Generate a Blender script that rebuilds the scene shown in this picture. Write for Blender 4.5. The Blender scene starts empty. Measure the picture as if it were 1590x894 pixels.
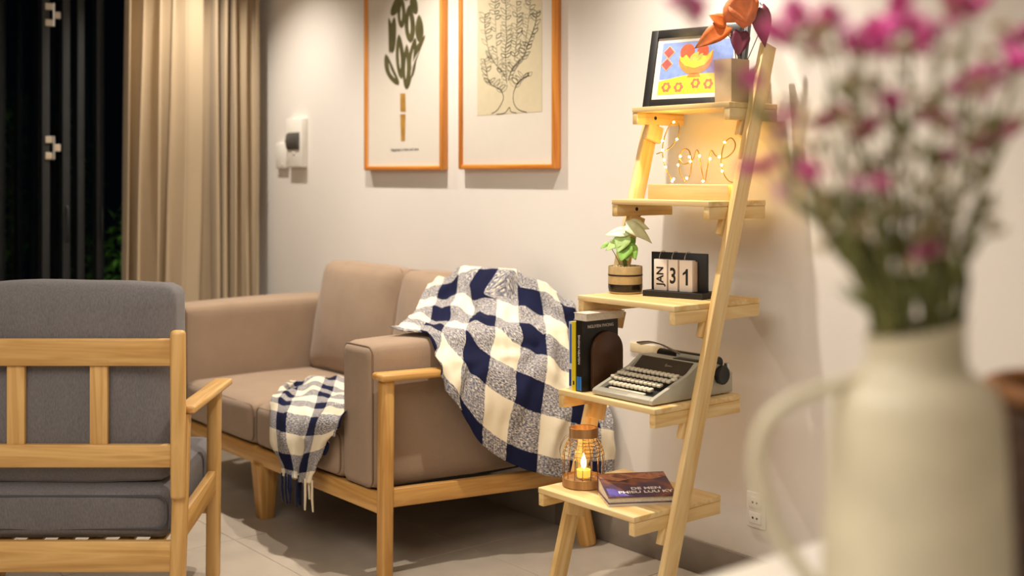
import bpy, bmesh, math, random
from mathutils import Vector, Matrix, noise

random.seed(7)
sc = bpy.context.scene
COL = sc.collection
PI = math.pi

# ------------------------------------------------------------------ camera
F_PX, Y0, CAM_H = 1826.0, 272.0, 1.30
TH = math.atan2(795 + 690, F_PX)
VIEW = Vector((-math.cos(TH), math.sin(TH), 0))
RIGHT = Vector((math.sin(TH), math.cos(TH), 0))
cam_d = bpy.data.cameras.new('camera')
cam = bpy.data.objects.new('camera', cam_d)
COL.objects.link(cam)
cam.location = (0, 0, CAM_H)
RZ = math.atan2(-VIEW.x, VIEW.y)
cam.rotation_euler = (PI / 2, 0, RZ)
cam_d.sensor_width = 36
cam_d.lens = F_PX / 1590 * 36
cam_d.shift_y = -(447 - Y0) / 1590
cam_d.clip_start = 0.05
cam_d.dof.use_dof = True
cam_d.dof.focus_distance = 3.55
cam_d.dof.aperture_fstop = 1.8
sc.camera = cam

# ------------------------------------------------------------------ world, lights, exposure
sc.view_settings.view_transform = 'Standard'
sc.view_settings.look = 'None'
sc.view_settings.gamma = 1
sc.view_settings.use_curve_mapping = False
sc.view_settings.exposure = 0.38
wd = bpy.data.worlds.new('night'); sc.world = wd
wd.use_nodes = True
wd.node_tree.nodes['Background'].inputs[0].default_value = (0.05, 0.07, 0.12, 1)
wd.node_tree.nodes['Background'].inputs[1].default_value = 0.01

CEIL = 2.70
def spot(name, loc, target, power, angle, blend, radius, color):
    l = bpy.data.lights.new(name, 'SPOT'); l.energy = power; l.color = color
    l.spot_size = math.radians(angle); l.spot_blend = blend; l.shadow_soft_size = radius
    o = bpy.data.objects.new(name, l); COL.objects.link(o); o.location = loc
    o.rotation_euler = (Vector(target) - Vector(loc)).to_track_quat('-Z', 'Y').to_euler()
    return o
WARM = (1.0, 0.91, 0.79)
for k, (sx, pw) in enumerate(((-5.12, 78), (-3.92, 108), (-2.47, 106))):
    spot('downlight_lamp', (sx, 2.33, 2.66), (sx, 2.33, 0), pw, 106, 0.85, 0.022, WARM)
def area(name, loc, sx, sy, power, color, target=None):
    l = bpy.data.lights.new(name, 'AREA'); l.shape = 'RECTANGLE'; l.size = sx; l.size_y = sy
    l.energy = power; l.color = color
    o = bpy.data.objects.new(name, l); COL.objects.link(o); o.location = loc
    if target: o.rotation_euler = (Vector(target) - Vector(loc)).to_track_quat('-Z', 'Y').to_euler()
    return o
area('room_fill', (-1.6, -0.3, 2.66), 2.4, 1.8, 58, (1.0, 0.93, 0.84))  # soft fill added for the unseen room lights, not a real panel

# ------------------------------------------------------------------ helpers
def at(x, y, d):
    a = VIEW + RIGHT * ((x - 795) / F_PX)
    return Vector((a.x * d, a.y * d, CAM_H - (y - Y0) / F_PX * d))
def _ray(x, y):
    a = VIEW + RIGHT * ((x - 795) / F_PX)
    return Vector((a.x, a.y, -(y - Y0) / F_PX))
def onY(x, y, c):
    q = _ray(x, y); return Vector((0, 0, CAM_H)) + q * (c / q.y)
def onZ(x, y, c):
    q = _ray(x, y); return Vector((0, 0, CAM_H)) + q * ((c - CAM_H) / q.z)

WM = {}
def T(x, y, z): return Matrix.Translation((x, y, z))
def frame(p, x, y, z):
    m = Matrix.Identity(4)
    for i, a in enumerate((x, y, z)):
        m[0][i], m[1][i], m[2][i] = a
    m[0][3], m[1][3], m[2][3] = p
    return m
def link(name, data, mat=None, parent=None, M=None):
    o = bpy.data.objects.new(name, data); COL.objects.link(o)
    M = M or Matrix.Identity(4)
    WM[o] = M.copy()
    if mat is not None and data is not None and len(data.materials) == 0:
        data.materials.append(mat)
    if parent is not None:
        o.parent = parent
        o.matrix_parent_inverse = WM[parent].inverted()
    o.matrix_basis = M
    return o
def tag(o, label=None, cat=None, group=None, kind=None):
    if label: o['label'] = label
    if cat: o['category'] = cat
    if group: o['group'] = group
    if kind: o['kind'] = kind
    return o
def thing(name, loc, label, cat, group=None, rz=0):
    o = link(name, None, M=T(*loc) @ Matrix.Rotation(rz, 4, 'Z'))
    o.empty_display_size = 0.05
    return tag(o, label, cat, group)
def put(name, bm, mat, parent=None, M=None, smooth=False):
    me = bpy.data.meshes.new(name)
    bmesh.ops.recalc_face_normals(bm, faces=bm.faces[:])
    if smooth:
        for f in bm.faces: f.smooth = True
    bm.to_mesh(me); bm.free()
    return link(name, me, mat, parent, M)
def smooth_angle(o, deg=40):
    me = o.data
    for p in me.polygons: p.use_smooth = True
    me.set_sharp_from_angle(angle=math.radians(deg))
    return o
def bm_box(bm, x0, x1, y0, y1, z0, z1, bevel=0, seg=2):
    r = bmesh.ops.create_cube(bm, size=1)
    vs = r['verts']
    for v in vs:
        v.co = Vector(((x0 + x1) / 2 + v.co.x * (x1 - x0), (y0 + y1) / 2 + v.co.y * (y1 - y0), (z0 + z1) / 2 + v.co.z * (z1 - z0)))
    if bevel:
        es = list({e for v in vs for e in v.link_edges})
        bmesh.ops.bevel(bm, geom=es, offset=bevel, segments=seg, profile=0.5, affect='EDGES')
    return bm
def box(name, x0, x1, y0, y1, z0, z1, mat, parent=None, bevel=0.002, seg=2, M=None):
    bm = bmesh.new(); bm_box(bm, x0, x1, y0, y1, z0, z1, bevel, seg)
    o = put(name, bm, mat, parent, M)
    if bevel: smooth_angle(o, 50)
    return o
def beam(name, p0, p1, wx, wy, mat, parent=None, side=(1, 0, 0), bevel=0.003, taper=1.0, seg=2):
    """board with its long axis on local Z (grain), width wx along side, wy across"""
    p0, p1 = Vector(p0), Vector(p1)
    z = (p1 - p0); L = z.length; z.normalize()
    x = Vector(side); x = (x - z * x.dot(z)).normalized(); y = z.cross(x)
    bm = bmesh.new(); bm_box(bm, -wx / 2, wx / 2, -wy / 2, wy / 2, 0, L, 0)
    for v in bm.verts:
        k = 1 + (taper - 1) * v.co.z / L; v.co.x *= k; v.co.y *= k
    if bevel: bmesh.ops.bevel(bm, geom=bm.edges[:], offset=bevel, segments=seg, profile=0.5, affect='EDGES')
    o = put(name, bm, mat, parent, frame(p0, x, y, z))
    if bevel: smooth_angle(o, 50)
    return o
def bm_tube(bm, pts, r, seg=8, closed=False, cap=True):
    pts = [Vector(p) for p in pts]; n = len(pts)
    rad = r if isinstance(r, (list, tuple)) else [r] * n
    rings = []; prev = None
    for i, p in enumerate(pts):
        if closed: t = pts[(i + 1) % n] - pts[i - 1]
        else: t = pts[min(i + 1, n - 1)] - pts[max(i - 1, 0)]
        if t.length < 1e-9: t = Vector((0, 0, 1))
        t.normalize()
        if prev is None:
            a = Vector((0, 0, 1)) if abs(t.z) < 0.9 else Vector((1, 0, 0))
        else: a = prev
        u = a - t * a.dot(t)
        if u.length < 1e-6: u = t.orthogonal()
        u.normalize(); prev = u; w = t.cross(u)
        rings.append([bm.verts.new(p + (u * math.cos(2 * PI * k / seg) + w * math.sin(2 * PI * k / seg)) * rad[i]) for k in range(seg)])
    m = n if closed else n - 1
    for i in range(m):
        A, B = rings[i], rings[(i + 1) % n]
        for k in range(seg):
            bm.faces.new((A[k], A[(k + 1) % seg], B[(k + 1) % seg], B[k]))
    if cap and not closed:
        bm.faces.new(rings[0][::-1]); bm.faces.new(rings[-1])
    return bm
def tube(name, pts, r, mat, parent=None, seg=8, closed=False, M=None):
    bm = bmesh.new(); bm_tube(bm, pts, r, seg, closed)
    return smooth_angle(put(name, bm, mat, parent, M), 60)
def spline(pts, n=6, closed=False):
    P = [Vector(p) for p in pts]; out = []; m = len(P)
    rng = m if closed else m - 1
    for i in range(rng):
        if closed: a, b, c, d = P[i - 1], P[i], P[(i + 1) % m], P[(i + 2) % m]
        else: a, b, c, d = P[max(i - 1, 0)], P[i], P[i + 1], P[min(i + 2, m - 1)]
        for k in range(n):
            t = k / n
            out.append(0.5 * ((2 * b) + (c - a) * t + (2 * a - 5 * b + 4 * c - d) * t * t + (3 * b - a - 3 * c + d) * t ** 3))
    if not closed: out.append(P[-1])
    return out
def bm_lathe(bm, prof, seg=32, cx=0, cy=0, cap=True):
    rings = []
    for r, z in prof:
        rings.append([bm.verts.new((cx + r * math.cos(2 * PI * k / seg), cy + r * math.sin(2 * PI * k / seg), z)) for k in range(seg)])
    for A, B in zip(rings, rings[1:]):
        for k in range(seg):
            bm.faces.new((A[k], A[(k + 1) % seg], B[(k + 1) % seg], B[k]))
    if cap:
        bm.faces.new(rings[0][::-1]); bm.faces.new(rings[-1])
    return bm
def lathe(name, prof, mat, parent=None, seg=32, M=None, cap=True, sharp=40):
    bm = bmesh.new(); bm_lathe(bm, prof, seg, cap=cap)
    return smooth_angle(put(name, bm, mat, parent, M), sharp)
def prism(name, outline, depth, mat, parent=None, M=None, bevel=0.0):
    """outline in local XY, extruded along local Z"""
    bm = bmesh.new()
    vs = [bm.verts.new((p[0], p[1], 0)) for p in outline]
    f = bm.faces.new(vs)
    r = bmesh.ops.extrude_face_region(bm, geom=[f])
    for v in r['geom']:
        if isinstance(v, bmesh.types.BMVert): v.co.z += depth
    if bevel: bmesh.ops.bevel(bm, geom=bm.edges[:], offset=bevel, segments=2, profile=0.5, affect='EDGES')
    return smooth_angle(put(name, bm, mat, parent, M), 35)
def cushion(name, hx, hy, hz, r, mat, parent=None, M=None, puff=(0, 0, 0), n=14, wr=0.0, seed=0):
    """padded box: rounded edges, sides swelling by puff, creases wr"""
    bm = bmesh.new(); bmesh.ops.create_cube(bm, size=2)
    bmesh.ops.subdivide_edges(bm, edges=bm.edges[:], cuts=n, use_grid_fill=True)
    h = Vector((hx, hy, hz))
    for v in bm.verts:
        q = v.co.copy()
        e = [math.copysign(abs(c) ** 0.8, c) for c in q]   # more rows near the edges
        p = Vector((e[0] * hx, e[1] * hy, e[2] * hz))
        c = Vector([max(-(h[i] - r), min(h[i] - r, p[i])) for i in range(3)])
        d = p - c
        nn = d.normalized() if d.length > 1e-7 else Vector((0, 0, 0))
        p = c + nn * r if d.length > 1e-7 else p
        wx, wy, wz = (1 - q.x ** 2), (1 - q.y ** 2), (1 - q.z ** 2)
        p.x += q.x * puff[0] * wy * wz
        p.y += q.y * puff[1] * wx * wz
        p.z += q.z * puff[2] * wx * wy
        if wr and nn.length:
            s = Vector((p.x * 5, p.y * 5, p.z * 5 + seed * 3.7))
            p += nn * wr * (noise.noise(s) + 0.5 * noise.noise(s * 2.7))
        v.co = p
    return put(name, bm, mat, parent, M, smooth=True)
def text(name, s, size, mat, parent, M, depth=0.0003, align='CENTER', bold=0.0, sx=1.0):
    cu = bpy.data.curves.new(name, 'FONT'); cu.body = s; cu.size = size; cu.align_x = align; cu.align_y = 'CENTER'
    cu.extrude = depth; cu.offset = bold; cu.resolution_u = 3
    tmp = bpy.data.objects.new(name + '_tmp', cu); COL.objects.link(tmp)
    dg = bpy.context.evaluated_depsgraph_get()
    me = bpy.data.meshes.new_from_object(tmp.evaluated_get(dg))
    bpy.data.objects.remove(tmp); bpy.data.curves.remove(cu)
    for v in me.vertices: v.co.x *= sx
    me.materials.clear(); me.name = name
    return link(name, me, mat, parent, M)
def flat(name, polys, mat, parent, M):
    """thin printed shapes: polygons in local XY"""
    bm = bmesh.new()
    for p in polys:
        try: bm.faces.new([bm.verts.new((q[0], q[1], 0)) for q in p])
        except Exception: pass
    me = bpy.data.meshes.new(name); bm.normal_update()
    for f in bm.faces:
        if f.normal.z < 0: f.normal_flip()
    bm.to_mesh(me); bm.free()
    return link(name, me, mat, parent, M)

# ------------------------------------------------------------------ materials
def lin(h):
    h = h.lstrip('#'); o = []
    for i in (0, 2, 4):
        c = int(h[i:i + 2], 16) / 255
        o.append(c / 12.92 if c <= 0.04045 else ((c + 0.055) / 1.055) ** 2.4)
    return (*o, 1)
def base(name):
    m = bpy.data.materials.new(name); m.use_nodes = True
    return m, m.node_tree, m.node_tree.nodes['Principled BSDF']
def N(nt, t, **k):
    n = nt.nodes.new(t)
    for a, b in k.items():
        if a in n.inputs.keys() if hasattr(n.inputs, 'keys') else False: n.inputs[a].default_value = b
        else: setattr(n, a, b)
    return n
def plain(name, col, rough=0.5, metal=0.0, var=0.06, scale=30, bump=0.0, spec=0.5, **kw):
    m, nt, b = base(name)
    c = lin(col)
    tc = N(nt, 'ShaderNodeTexCoord'); nz = N(nt, 'ShaderNodeTexNoise')
    nz.inputs['Scale'].default_value = scale; nz.inputs['Detail'].default_value = 4
    nt.links.new(tc.outputs['Object'], nz.inputs['Vector'])
    rp = N(nt, 'ShaderNodeValToRGB')
    rp.color_ramp.elements[0].position = 0.3; rp.color_ramp.elements[1].position = 0.7
    rp.color_ramp.elements[0].color = (*[x * (1 - var) for x in c[:3]], 1)
    rp.color_ramp.elements[1].color = (*[min(1, x * (1 + var)) for x in c[:3]], 1)
    nt.links.new(nz.outputs[0], rp.inputs[0]); nt.links.new(rp.outputs[0], b.inputs['Base Color'])
    b.inputs['Roughness'].default_value = rough; b.inputs['Metallic'].default_value = metal
    b.inputs['Specular IOR Level'].default_value = spec
    if bump:
        bp = N(nt, 'ShaderNodeBump'); bp.inputs['Strength'].default_value = bump; bp.inputs['Distance'].default_value = 0.002
        nt.links.new(nz.outputs[0], bp.inputs['Height']); nt.links.new(bp.outputs[0], b.inputs['Normal'])
    for k2, v in kw.items(): b.inputs[k2].default_value = v
    return m
def wood(name, light, dark, rough=0.45, gx=26, gz=1.6, ring=1.0):
    m, nt, b = base(name)
    tc = N(nt, 'ShaderNodeTexCoord'); oi = N(nt, 'ShaderNodeObjectInfo')
    mp = N(nt, 'ShaderNodeMapping'); mp.inputs['Scale'].default_value = (gx, gx, gz)
    off = N(nt, 'ShaderNodeVectorMath', operation='SCALE'); off.inputs['Scale'].default_value = 17.0
    cb = N(nt, 'ShaderNodeCombineXYZ')
    for i in range(3): nt.links.new(oi.outputs['Random'], cb.inputs[i])
    nt.links.new(cb.outputs[0], off.inputs[0]); nt.links.new(off.outputs[0], mp.inputs['Location'])
    nt.links.new(tc.outputs['Object'], mp.inputs['Vector'])
    n1 = N(nt, 'ShaderNodeTexNoise'); n1.inputs['Scale'].default_value = 1.0; n1.inputs['Detail'].default_value = 3; n1.inputs['Distortion'].default_value = 0.8
    n2 = N(nt, 'ShaderNodeTexNoise'); n2.inputs['Scale'].default_value = 6.0; n2.inputs['Detail'].default_value = 3
    nt.links.new(mp.outputs[0], n1.inputs['Vector']); nt.links.new(mp.outputs[0], n2.inputs['Vector'])
    mul = N(nt, 'ShaderNodeMath', operation='MULTIPLY'); mul.inputs[1].default_value = 5.0 * ring
    fr = N(nt, 'ShaderNodeMath', operation='PINGPONG'); fr.inputs[1].default_value = 1.0
    nt.links.new(n1.outputs[0], mul.inputs[0]); nt.links.new(mul.outputs[0], fr.inputs[0])
    mx = N(nt, 'ShaderNodeMath', operation='MULTIPLY_ADD'); mx.inputs[1].default_value = 0.35
    nt.links.new(n2.outputs[0], mx.inputs[0])
    h = N(nt, 'ShaderNodeMath', operation='MULTIPLY'); h.inputs[1].default_value = 0.65
    nt.links.new(fr.outputs[0], h.inputs[0]); nt.links.new(h.outputs[0], mx.inputs[2])
    rp = N(nt, 'ShaderNodeValToRGB')
    rp.color_ramp.elements[0].position = 0.15; rp.color_ramp.elements[1].position = 0.85
    rp.color_ramp.elements[0].color = lin(light); rp.color_ramp.elements[1].color = lin(dark)
    nt.links.new(mx.outputs[0], rp.inputs[0]); nt.links.new(rp.outputs[0], b.inputs['Base Color'])
    b.inputs['Roughness'].default_value = rough
    bp = N(nt, 'ShaderNodeBump'); bp.inputs['Strength'].default_value = 0.08; bp.inputs['Distance'].default_value = 0.001
    nt.links.new(mx.outputs[0], bp.inputs['Height']); nt.links.new(bp.outputs[0], b.inputs['Normal'])
    return m
def fabric(name, col, var=0.16, scale=420, stretch=(1, 1, 1), rough=0.95, bump=0.35, blotch=0.10):
    m, nt, b = base(name); c = lin(col)
    tc = N(nt, 'ShaderNodeTexCoord'); mp = N(nt, 'ShaderNodeMapping'); mp.inputs['Scale'].default_value = stretch
    nt.links.new(tc.outputs['Object'], mp.inputs['Vector'])
    a = N(nt, 'ShaderNodeTexNoise'); a.inputs['Scale'].default_value = scale; a.inputs['Detail'].default_value = 2
    g = N(nt, 'ShaderNodeTexNoise'); g.inputs['Scale'].default_value = 9; g.inputs['Detail'].default_value = 4
    for q in (a, g): nt.links.new(mp.outputs[0], q.inputs['Vector'])
    s = N(nt, 'ShaderNodeMath', operation='MULTIPLY_ADD'); s.inputs[1].default_value = var * 2.5
    s2 = N(nt, 'ShaderNodeMath', operation='MULTIPLY_ADD'); s2.inputs[1].default_value = blotch * 2.5
    s2.inputs[2].default_value = 1 - (var + blotch) * 1.25
    nt.links.new(g.outputs[0], s2.inputs[0]); nt.links.new(a.outputs[0], s.inputs[0]); nt.links.new(s2.outputs[0], s.inputs[2])
    mx = N(nt, 'ShaderNodeVectorMath', operation='SCALE'); mx.inputs[0].default_value = c[:3]
    nt.links.new(s.outputs[0], mx.inputs['Scale']); nt.links.new(mx.outputs[0], b.inputs['Base Color'])
    b.inputs['Roughness'].default_value = rough; b.inputs['Specular IOR Level'].default_value = 0.15
    b.inputs['Sheen Weight'].default_value = 0.15
    bp = N(nt, 'ShaderNodeBump'); bp.inputs['Strength'].default_value = bump; bp.inputs['Distance'].default_value = 0.0015
    nt.links.new(a.outputs[0], bp.inputs['Height']); nt.links.new(bp.outputs[0], b.inputs['Normal'])
    return m
def emit(name, col, strength):
    m, nt, b = base(name); b.inputs['Base Color'].default_value = lin(col)
    b.inputs['Emission Color'].default_value = lin(col); b.inputs['Emission Strength'].default_value = strength
    return m
def glass(name, col='#ffffff', rough=0.02, ior=1.45):
    m, nt, b = base(name); b.inputs['Base Color'].default_value = lin(col); b.inputs['Roughness'].default_value = rough
    b.inputs['Transmission Weight'].default_value = 1; b.inputs['IOR'].default_value = ior
    return m
def plaid(name, cream='#efe3c8', navy='#1c1f3a', c=0.118):
    m, nt, b = base(name)
    uv = N(nt, 'ShaderNodeUVMap'); sp = N(nt, 'ShaderNodeSeparateXYZ'); nt.links.new(uv.outputs[0], sp.inputs[0])
    wob = N(nt, 'ShaderNodeTexNoise'); wob.inputs['Scale'].default_value = 60; wob.inputs['Detail'].default_value = 2
    nt.links.new(uv.outputs[0], wob.inputs['Vector'])
    bits = []
    for i in range(2):
        w = N(nt, 'ShaderNodeMath', operation='MULTIPLY_ADD'); w.inputs[1].default_value = 0.006
        nt.links.new(wob.outputs[0], w.inputs[0]); nt.links.new(sp.outputs[i], w.inputs[2])
        d = N(nt, 'ShaderNodeMath', operation='DIVIDE'); d.inputs[1].default_value = c * 2
        nt.links.new(w.outputs[0], d.inputs[0])
        fr = N(nt, 'ShaderNodeMath', operation='FRACT'); nt.links.new(d.outputs[0], fr.inputs[0])
        g = N(nt, 'ShaderNodeMath', operation='GREATER_THAN'); g.inputs[1].default_value = 0.5
        nt.links.new(fr.outputs[0], g.inputs[0]); bits.append(g)
    add = N(nt, 'ShaderNodeMath', operation='ADD'); nt.links.new(bits[0].outputs[0], add.inputs[0]); nt.links.new(bits[1].outputs[0], add.inputs[1])
    half = N(nt, 'ShaderNodeMath', operation='MULTIPLY'); half.inputs[1].default_value = 0.5; nt.links.new(add.outputs[0], half.inputs[0])
    mp = N(nt, 'ShaderNodeMapping'); mp.inputs['Scale'].default_value = (1.0, 2.6, 1)
    nt.links.new(uv.outputs[0], mp.inputs['Vector'])
    th = N(nt, 'ShaderNodeTexNoise'); th.inputs['Scale'].default_value = 105; th.inputs['Detail'].default_value = 4; th.inputs['Roughness'].default_value = 0.7
    nt.links.new(mp.outputs[0], th.inputs['Vector'])
    t1 = N(nt, 'ShaderNodeMath', operation='SUBTRACT'); t1.inputs[1].default_value = 0.5; nt.links.new(th.outputs[0], t1.inputs[0])
    k = N(nt, 'ShaderNodeMath', operation='MULTIPLY_ADD'); k.inputs[1].default_value = 1.15
    nt.links.new(t1.outputs[0], k.inputs[0]); nt.links.new(half.outputs[0], k.inputs[2])
    rp = N(nt, 'ShaderNodeValToRGB'); e = rp.color_ramp.elements
    e[0].position = 0.36; e[0].color = lin(cream); e[1].position = 0.66; e[1].color = lin(navy)
    mid = e.new(0.5); mid.color = lin('#8a8994')
    nt.links.new(k.outputs[0], rp.inputs[0]); nt.links.new(rp.outputs[0], b.inputs['Base Color'])
    b.inputs['Roughness'].default_value = 0.95; b.inputs['Specular IOR Level'].default_value = 0.1
    bp = N(nt, 'ShaderNodeBump'); bp.inputs['Strength'].default_value = 0.5; bp.inputs['Distance'].default_value = 0.002
    nt.links.new(th.outputs[0], bp.inputs['Height']); nt.links.new(bp.outputs[0], b.inputs['Normal'])
    return m

MW = plain('wall_paint', '#e9e3dc', 0.9, var=0.015, scale=3, bump=0.03, spec=0.2)
MTILE = plain('floor_tile', '#b8ab9b', 0.42, var=0.12, scale=5, bump=0.05)
MGROUT = plain('grout', '#a99e90', 0.9)
MBASE = plain('skirting_tile', '#8b8074', 0.45, var=0.12, scale=8)
MCEIL = plain('ceiling_paint', '#f3efe8', 0.9, var=0.01, scale=3)
MOAK = wood('honey_oak', '#d9ab66', '#ba8745', 0.4)
MOAK2 = wood('chair_ash', '#dcb270', '#be9050', 0.42)
MPINE = wood('pale_pine', '#f1d6a0', '#ddb571', 0.5, gx=22)
MFRAME = wood('orange_frame_wood', '#e69a45', '#c8762a', 0.4)
MTAUPE = fabric('taupe_fabric', '#9f8873', var=0.14)
MTAUPE2 = fabric('taupe_seam', '#7f6a58', var=0.1)
MGREY = fabric('grey_fabric', '#6e6a6b', var=0.26, scale=260, stretch=(1, 1, 0.35), blotch=0.08)
MGREY2 = fabric('grey_seam', '#4d4b4f', var=0.1)
MPLAID = plaid('navy_cream_plaid')
MNAVY = fabric('navy_yarn', '#1d2344', var=0.2)
MCREAM = fabric('cream_yarn', '#e6d9bd', var=0.1)
MCURT = fabric('curtain_fabric', '#bda98c', var=0.08, scale=300, blotch=0.03)
MBLACK = plain('black_metal', '#202427', 0.45, var=0.1)
MBLK = plain('black_paint', '#191817', 0.5, var=0.1)
MWHITE = plain('white_plastic', '#efebe3', 0.4, var=0.01)
MPAPER = plain('paper_white', '#dfd6ca', 0.8, var=0.01)
MCREAMP = plain('cream_print', '#d3c6a6', 0.85, var=0.03)
MINK = plain('ink', '#33342c', 0.8)
MOLIVE = plain('olive_print', '#544f2a', 0.85, var=0.25, scale=18)
MOCHRE = plain('ochre_print', '#a87c2c', 0.85, var=0.25, scale=18)
MSTEEL = plain('steel', '#c9c6c0', 0.3, metal=0.9, var=0.03)
MGLASS = glass('pane_glass', '#e8f0ee')

# ------------------------------------------------------------------ the room
XL, XR, YB, YF = -5.70, 1.9, 2.90, -2.6
def struct(o): o['kind'] = 'structure'; return o
# floor: bed plus tiles
fl = struct(box('floor', XL, XR, YF, YB, -0.08, -0.0015, MGROUT, bevel=0))
ts = 0.60
bm = bmesh.new(); bm_box(bm, 0, ts - 0.003, 0, ts - 0.003, -0.004, 0, 0.0006, 1)
tile_me = bpy.data.meshes.new('tile'); bm.to_mesh(tile_me); bm.free(); tile_me.materials.append(MTILE)
for i in range(13):
    for j in range(10):
        x, y = XL + 0.02 + i * ts, -2.6 - 0.32 + j * ts
        if x + ts > XR + 0.3 or y > YB - 0.05: continue
        if x < -6: continue
        link('tile', tile_me, None, fl, T(x, y, 0))
struct(box('ceiling', XL - 0.15, XR + 0.15, YF - 0.15, YB + 0.15, CEIL, CEIL + 0.1, MCEIL, bevel=0))
struct(box('wall_back', XL - 0.15, XR + 0.15, YB, YB + 0.12, -0.08, CEIL, MW, bevel=0))
struct(box('wall_right', XR, XR + 0.12, YF, YB, -0.08, CEIL, MW, bevel=0))
struct(box('wall_front', XL - 0.15, XR + 0.15, YF - 0.12, YF, -0.08, CEIL, MW, bevel=0))
wl = struct(box('wall_left', XL - 0.15, XL, YF, -0.9, -0.08, CEIL, MW, bevel=0))
box('pier', XL - 0.15, XL, 2.46, YB, -0.08, CEIL, MW, wl, bevel=0)
box('lintel', XL - 0.15, XL, -0.9, 2.46, 2.52, CEIL, MW, wl, bevel=0)
bb = struct(link('baseboard_back', None))
x = XL
k = 0
while x < XR - 0.01:
    box('skirting_tile', x + 0.001, min(x + 0.60, XR) - 0.001, YB - 0.010, YB - 0.0005, 0.001, 0.108, MBASE, bb, bevel=0.001, seg=1)
    x += 0.60

# folding glass doors, stacked open at the right of the opening
d1 = struct(link('door_1', None, M=T(XL - 0.08, 1.0, 0)))
beam('head_track', (XL - 0.08, -0.9, 2.49), (XL - 0.08, 2.46, 2.49), 0.10, 0.06, MBLACK, d1, side=(1, 0, 0))
beam('sill_track', (XL - 0.08, -0.9, 0.004), (XL - 0.08, 2.46, 0.004), 0.10, 0.02, MBLACK, d1, side=(1, 0, 0))
beam('jamb', (XL - 0.08, 2.43, 0.0), (XL - 0.08, 2.43, 2.46), 0.10, 0.06, MBLACK, d1, side=(1, 0, 0))
leafY = (1.800, 1.895, 1.975, 2.07)
for i, ly in enumerate(leafY):
    dd = struct(link('door_%d' % (i + 2), None, M=T(XL, ly, 0)))
    xa, xb = XL - 0.005 - 0.03 * (i > 1), XL - 0.75
    for xx in (xa - 0.03, xb + 0.03):
        beam('stile', (xx, ly, 0.02), (xx, ly, 2.45), 0.06, 0.036, MBLACK, dd)
    for zz in (0.07, 2.41):
        beam('door_rail', (xa - 0.06, ly, zz), (xb + 0.06, ly, zz), 0.08, 0.034, MBLACK, dd, side=(0, 0, 1))
    box('glass_pane', xb + 0.06, xa - 0.06, ly - 0.004, ly + 0.004, 0.11, 2.37, MGLASS, dd, bevel=0)
    if i == 0:
        for zz in (0.55, 1.43, 2.06):
            hg = link('hinge', None, None, dd, T(xa, ly + 0.045, zz))
            bm = bmesh.new()
            bm_box(bm, xa + 0.0, xa + 0.008, ly - 0.006, ly + 0.030, zz + 0.022, zz + 0.055, 0.002, 1)
            bm_box(bm, xa + 0.0, xa + 0.008, ly - 0.006, ly + 0.030, zz - 0.055, zz - 0.022, 0.002, 1)
            bm_box(bm, xa + 0.0, xa + 0.008, ly + 0.034, ly + 0.066, zz - 0.017, zz + 0.017, 0.002, 1)
            bm_tube(bm, [(xa + 0.010, ly + 0.032, zz - 0.055), (xa + 0.010, ly + 0.032, zz + 0.055)], 0.006, 10)
            put('hinge_plate', bm, MSTEEL, hg)
    if i in (1, 3):
        tube('pull_handle', [(xa + 0.006, ly, 0.98), (xa + 0.022, ly, 1.0), (xa + 0.022, ly, 1.13), (xa + 0.006, ly, 1.15)], 0.006, MBLACK, dd)

# ------------------------------------------------------------------ garden outside
MSOIL = plain('soil', '#2a241d', 0.95, var=0.3, scale=8)
struct(box('ground', -12, XL - 0.15, -4, 8, -0.2, -0.06, MSOIL, bevel=0))
MLEAFD = plain('garden_leaf', '#3f6a2a', 0.5, var=0.45, scale=12)
MBARK = plain('bark', '#4a3a2a', 0.9, var=0.3)
def leaf_quad(bm, p, d, L, W):
    d = d.normalized(); s = d.cross(Vector((0, 0, 1)))
    if s.length < 1e-3: s = Vector((1, 0, 0))
    s.normalize(); n = s.cross(d)
    a = bm.verts.new(p); b = bm.verts.new(p + d * L * 0.5 + s * W * 0.5 + n * L * 0.06)
    c = bm.verts.new(p + d * L - n * L * 0.08); e = bm.verts.new(p + d * L * 0.5 - s * W * 0.5 + n * L * 0.06)
    bm.faces.new((a, b, c)); bm.faces.new((a, c, e))
for i, (gx, gy, gh, gr, lab) in enumerate(((-7.5, 3.15, 1.15, 0.42, 'low leafy green shrub outside, beside the curtain edge'),
                                          (-8.8, 2.55, 1.9, 0.55, 'dim tall shrub in the dark garden behind the glass door'))):
    g = thing('garden_shrub', (gx, gy, -0.06), lab, 'shrub', 'shrubs in the dark garden')
    bm = bmesh.new()
    for _ in range(7):
        a = random.uniform(0, 2 * PI)
        bm_tube(bm, [(gx, gy, -0.06), (gx + gr * 0.4 * math.cos(a), gy + gr * 0.4 * math.sin(a), gh * 0.5), (gx + gr * 0.7 * math.cos(a), gy + gr * 0.7 * math.sin(a), gh * 0.85)], [0.02, 0.012, 0.005], 5)
    put('stem', bm, MBARK, g)
    bm = bmesh.new()
    for _ in range(1500):
        a, z = random.uniform(0, 2 * PI), random.uniform(0.1, 1)
        r = gr * math.sqrt(random.random()) * (0.6 + 0.6 * math.sin(PI * z))
        leaf_quad(bm, Vector((gx + r * math.cos(a), gy + r * math.sin(a), z * gh)), Vector((random.uniform(-1, 1), random.uniform(-1, 1), random.uniform(-0.8, 0.5))), random.uniform(0.06, 0.13), random.uniform(0.03, 0.06))
    fo = put('foliage', bm, MLEAFD, g); fo['kind'] = 'stuff'
gl = bpy.data.lights.new('garden_fill', 'POINT'); gl.energy = 5; gl.shadow_soft_size = 0.05; gl.color = (1, 0.9, 0.6)  # fill light added to lift the dark foliage, no fixture there
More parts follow.
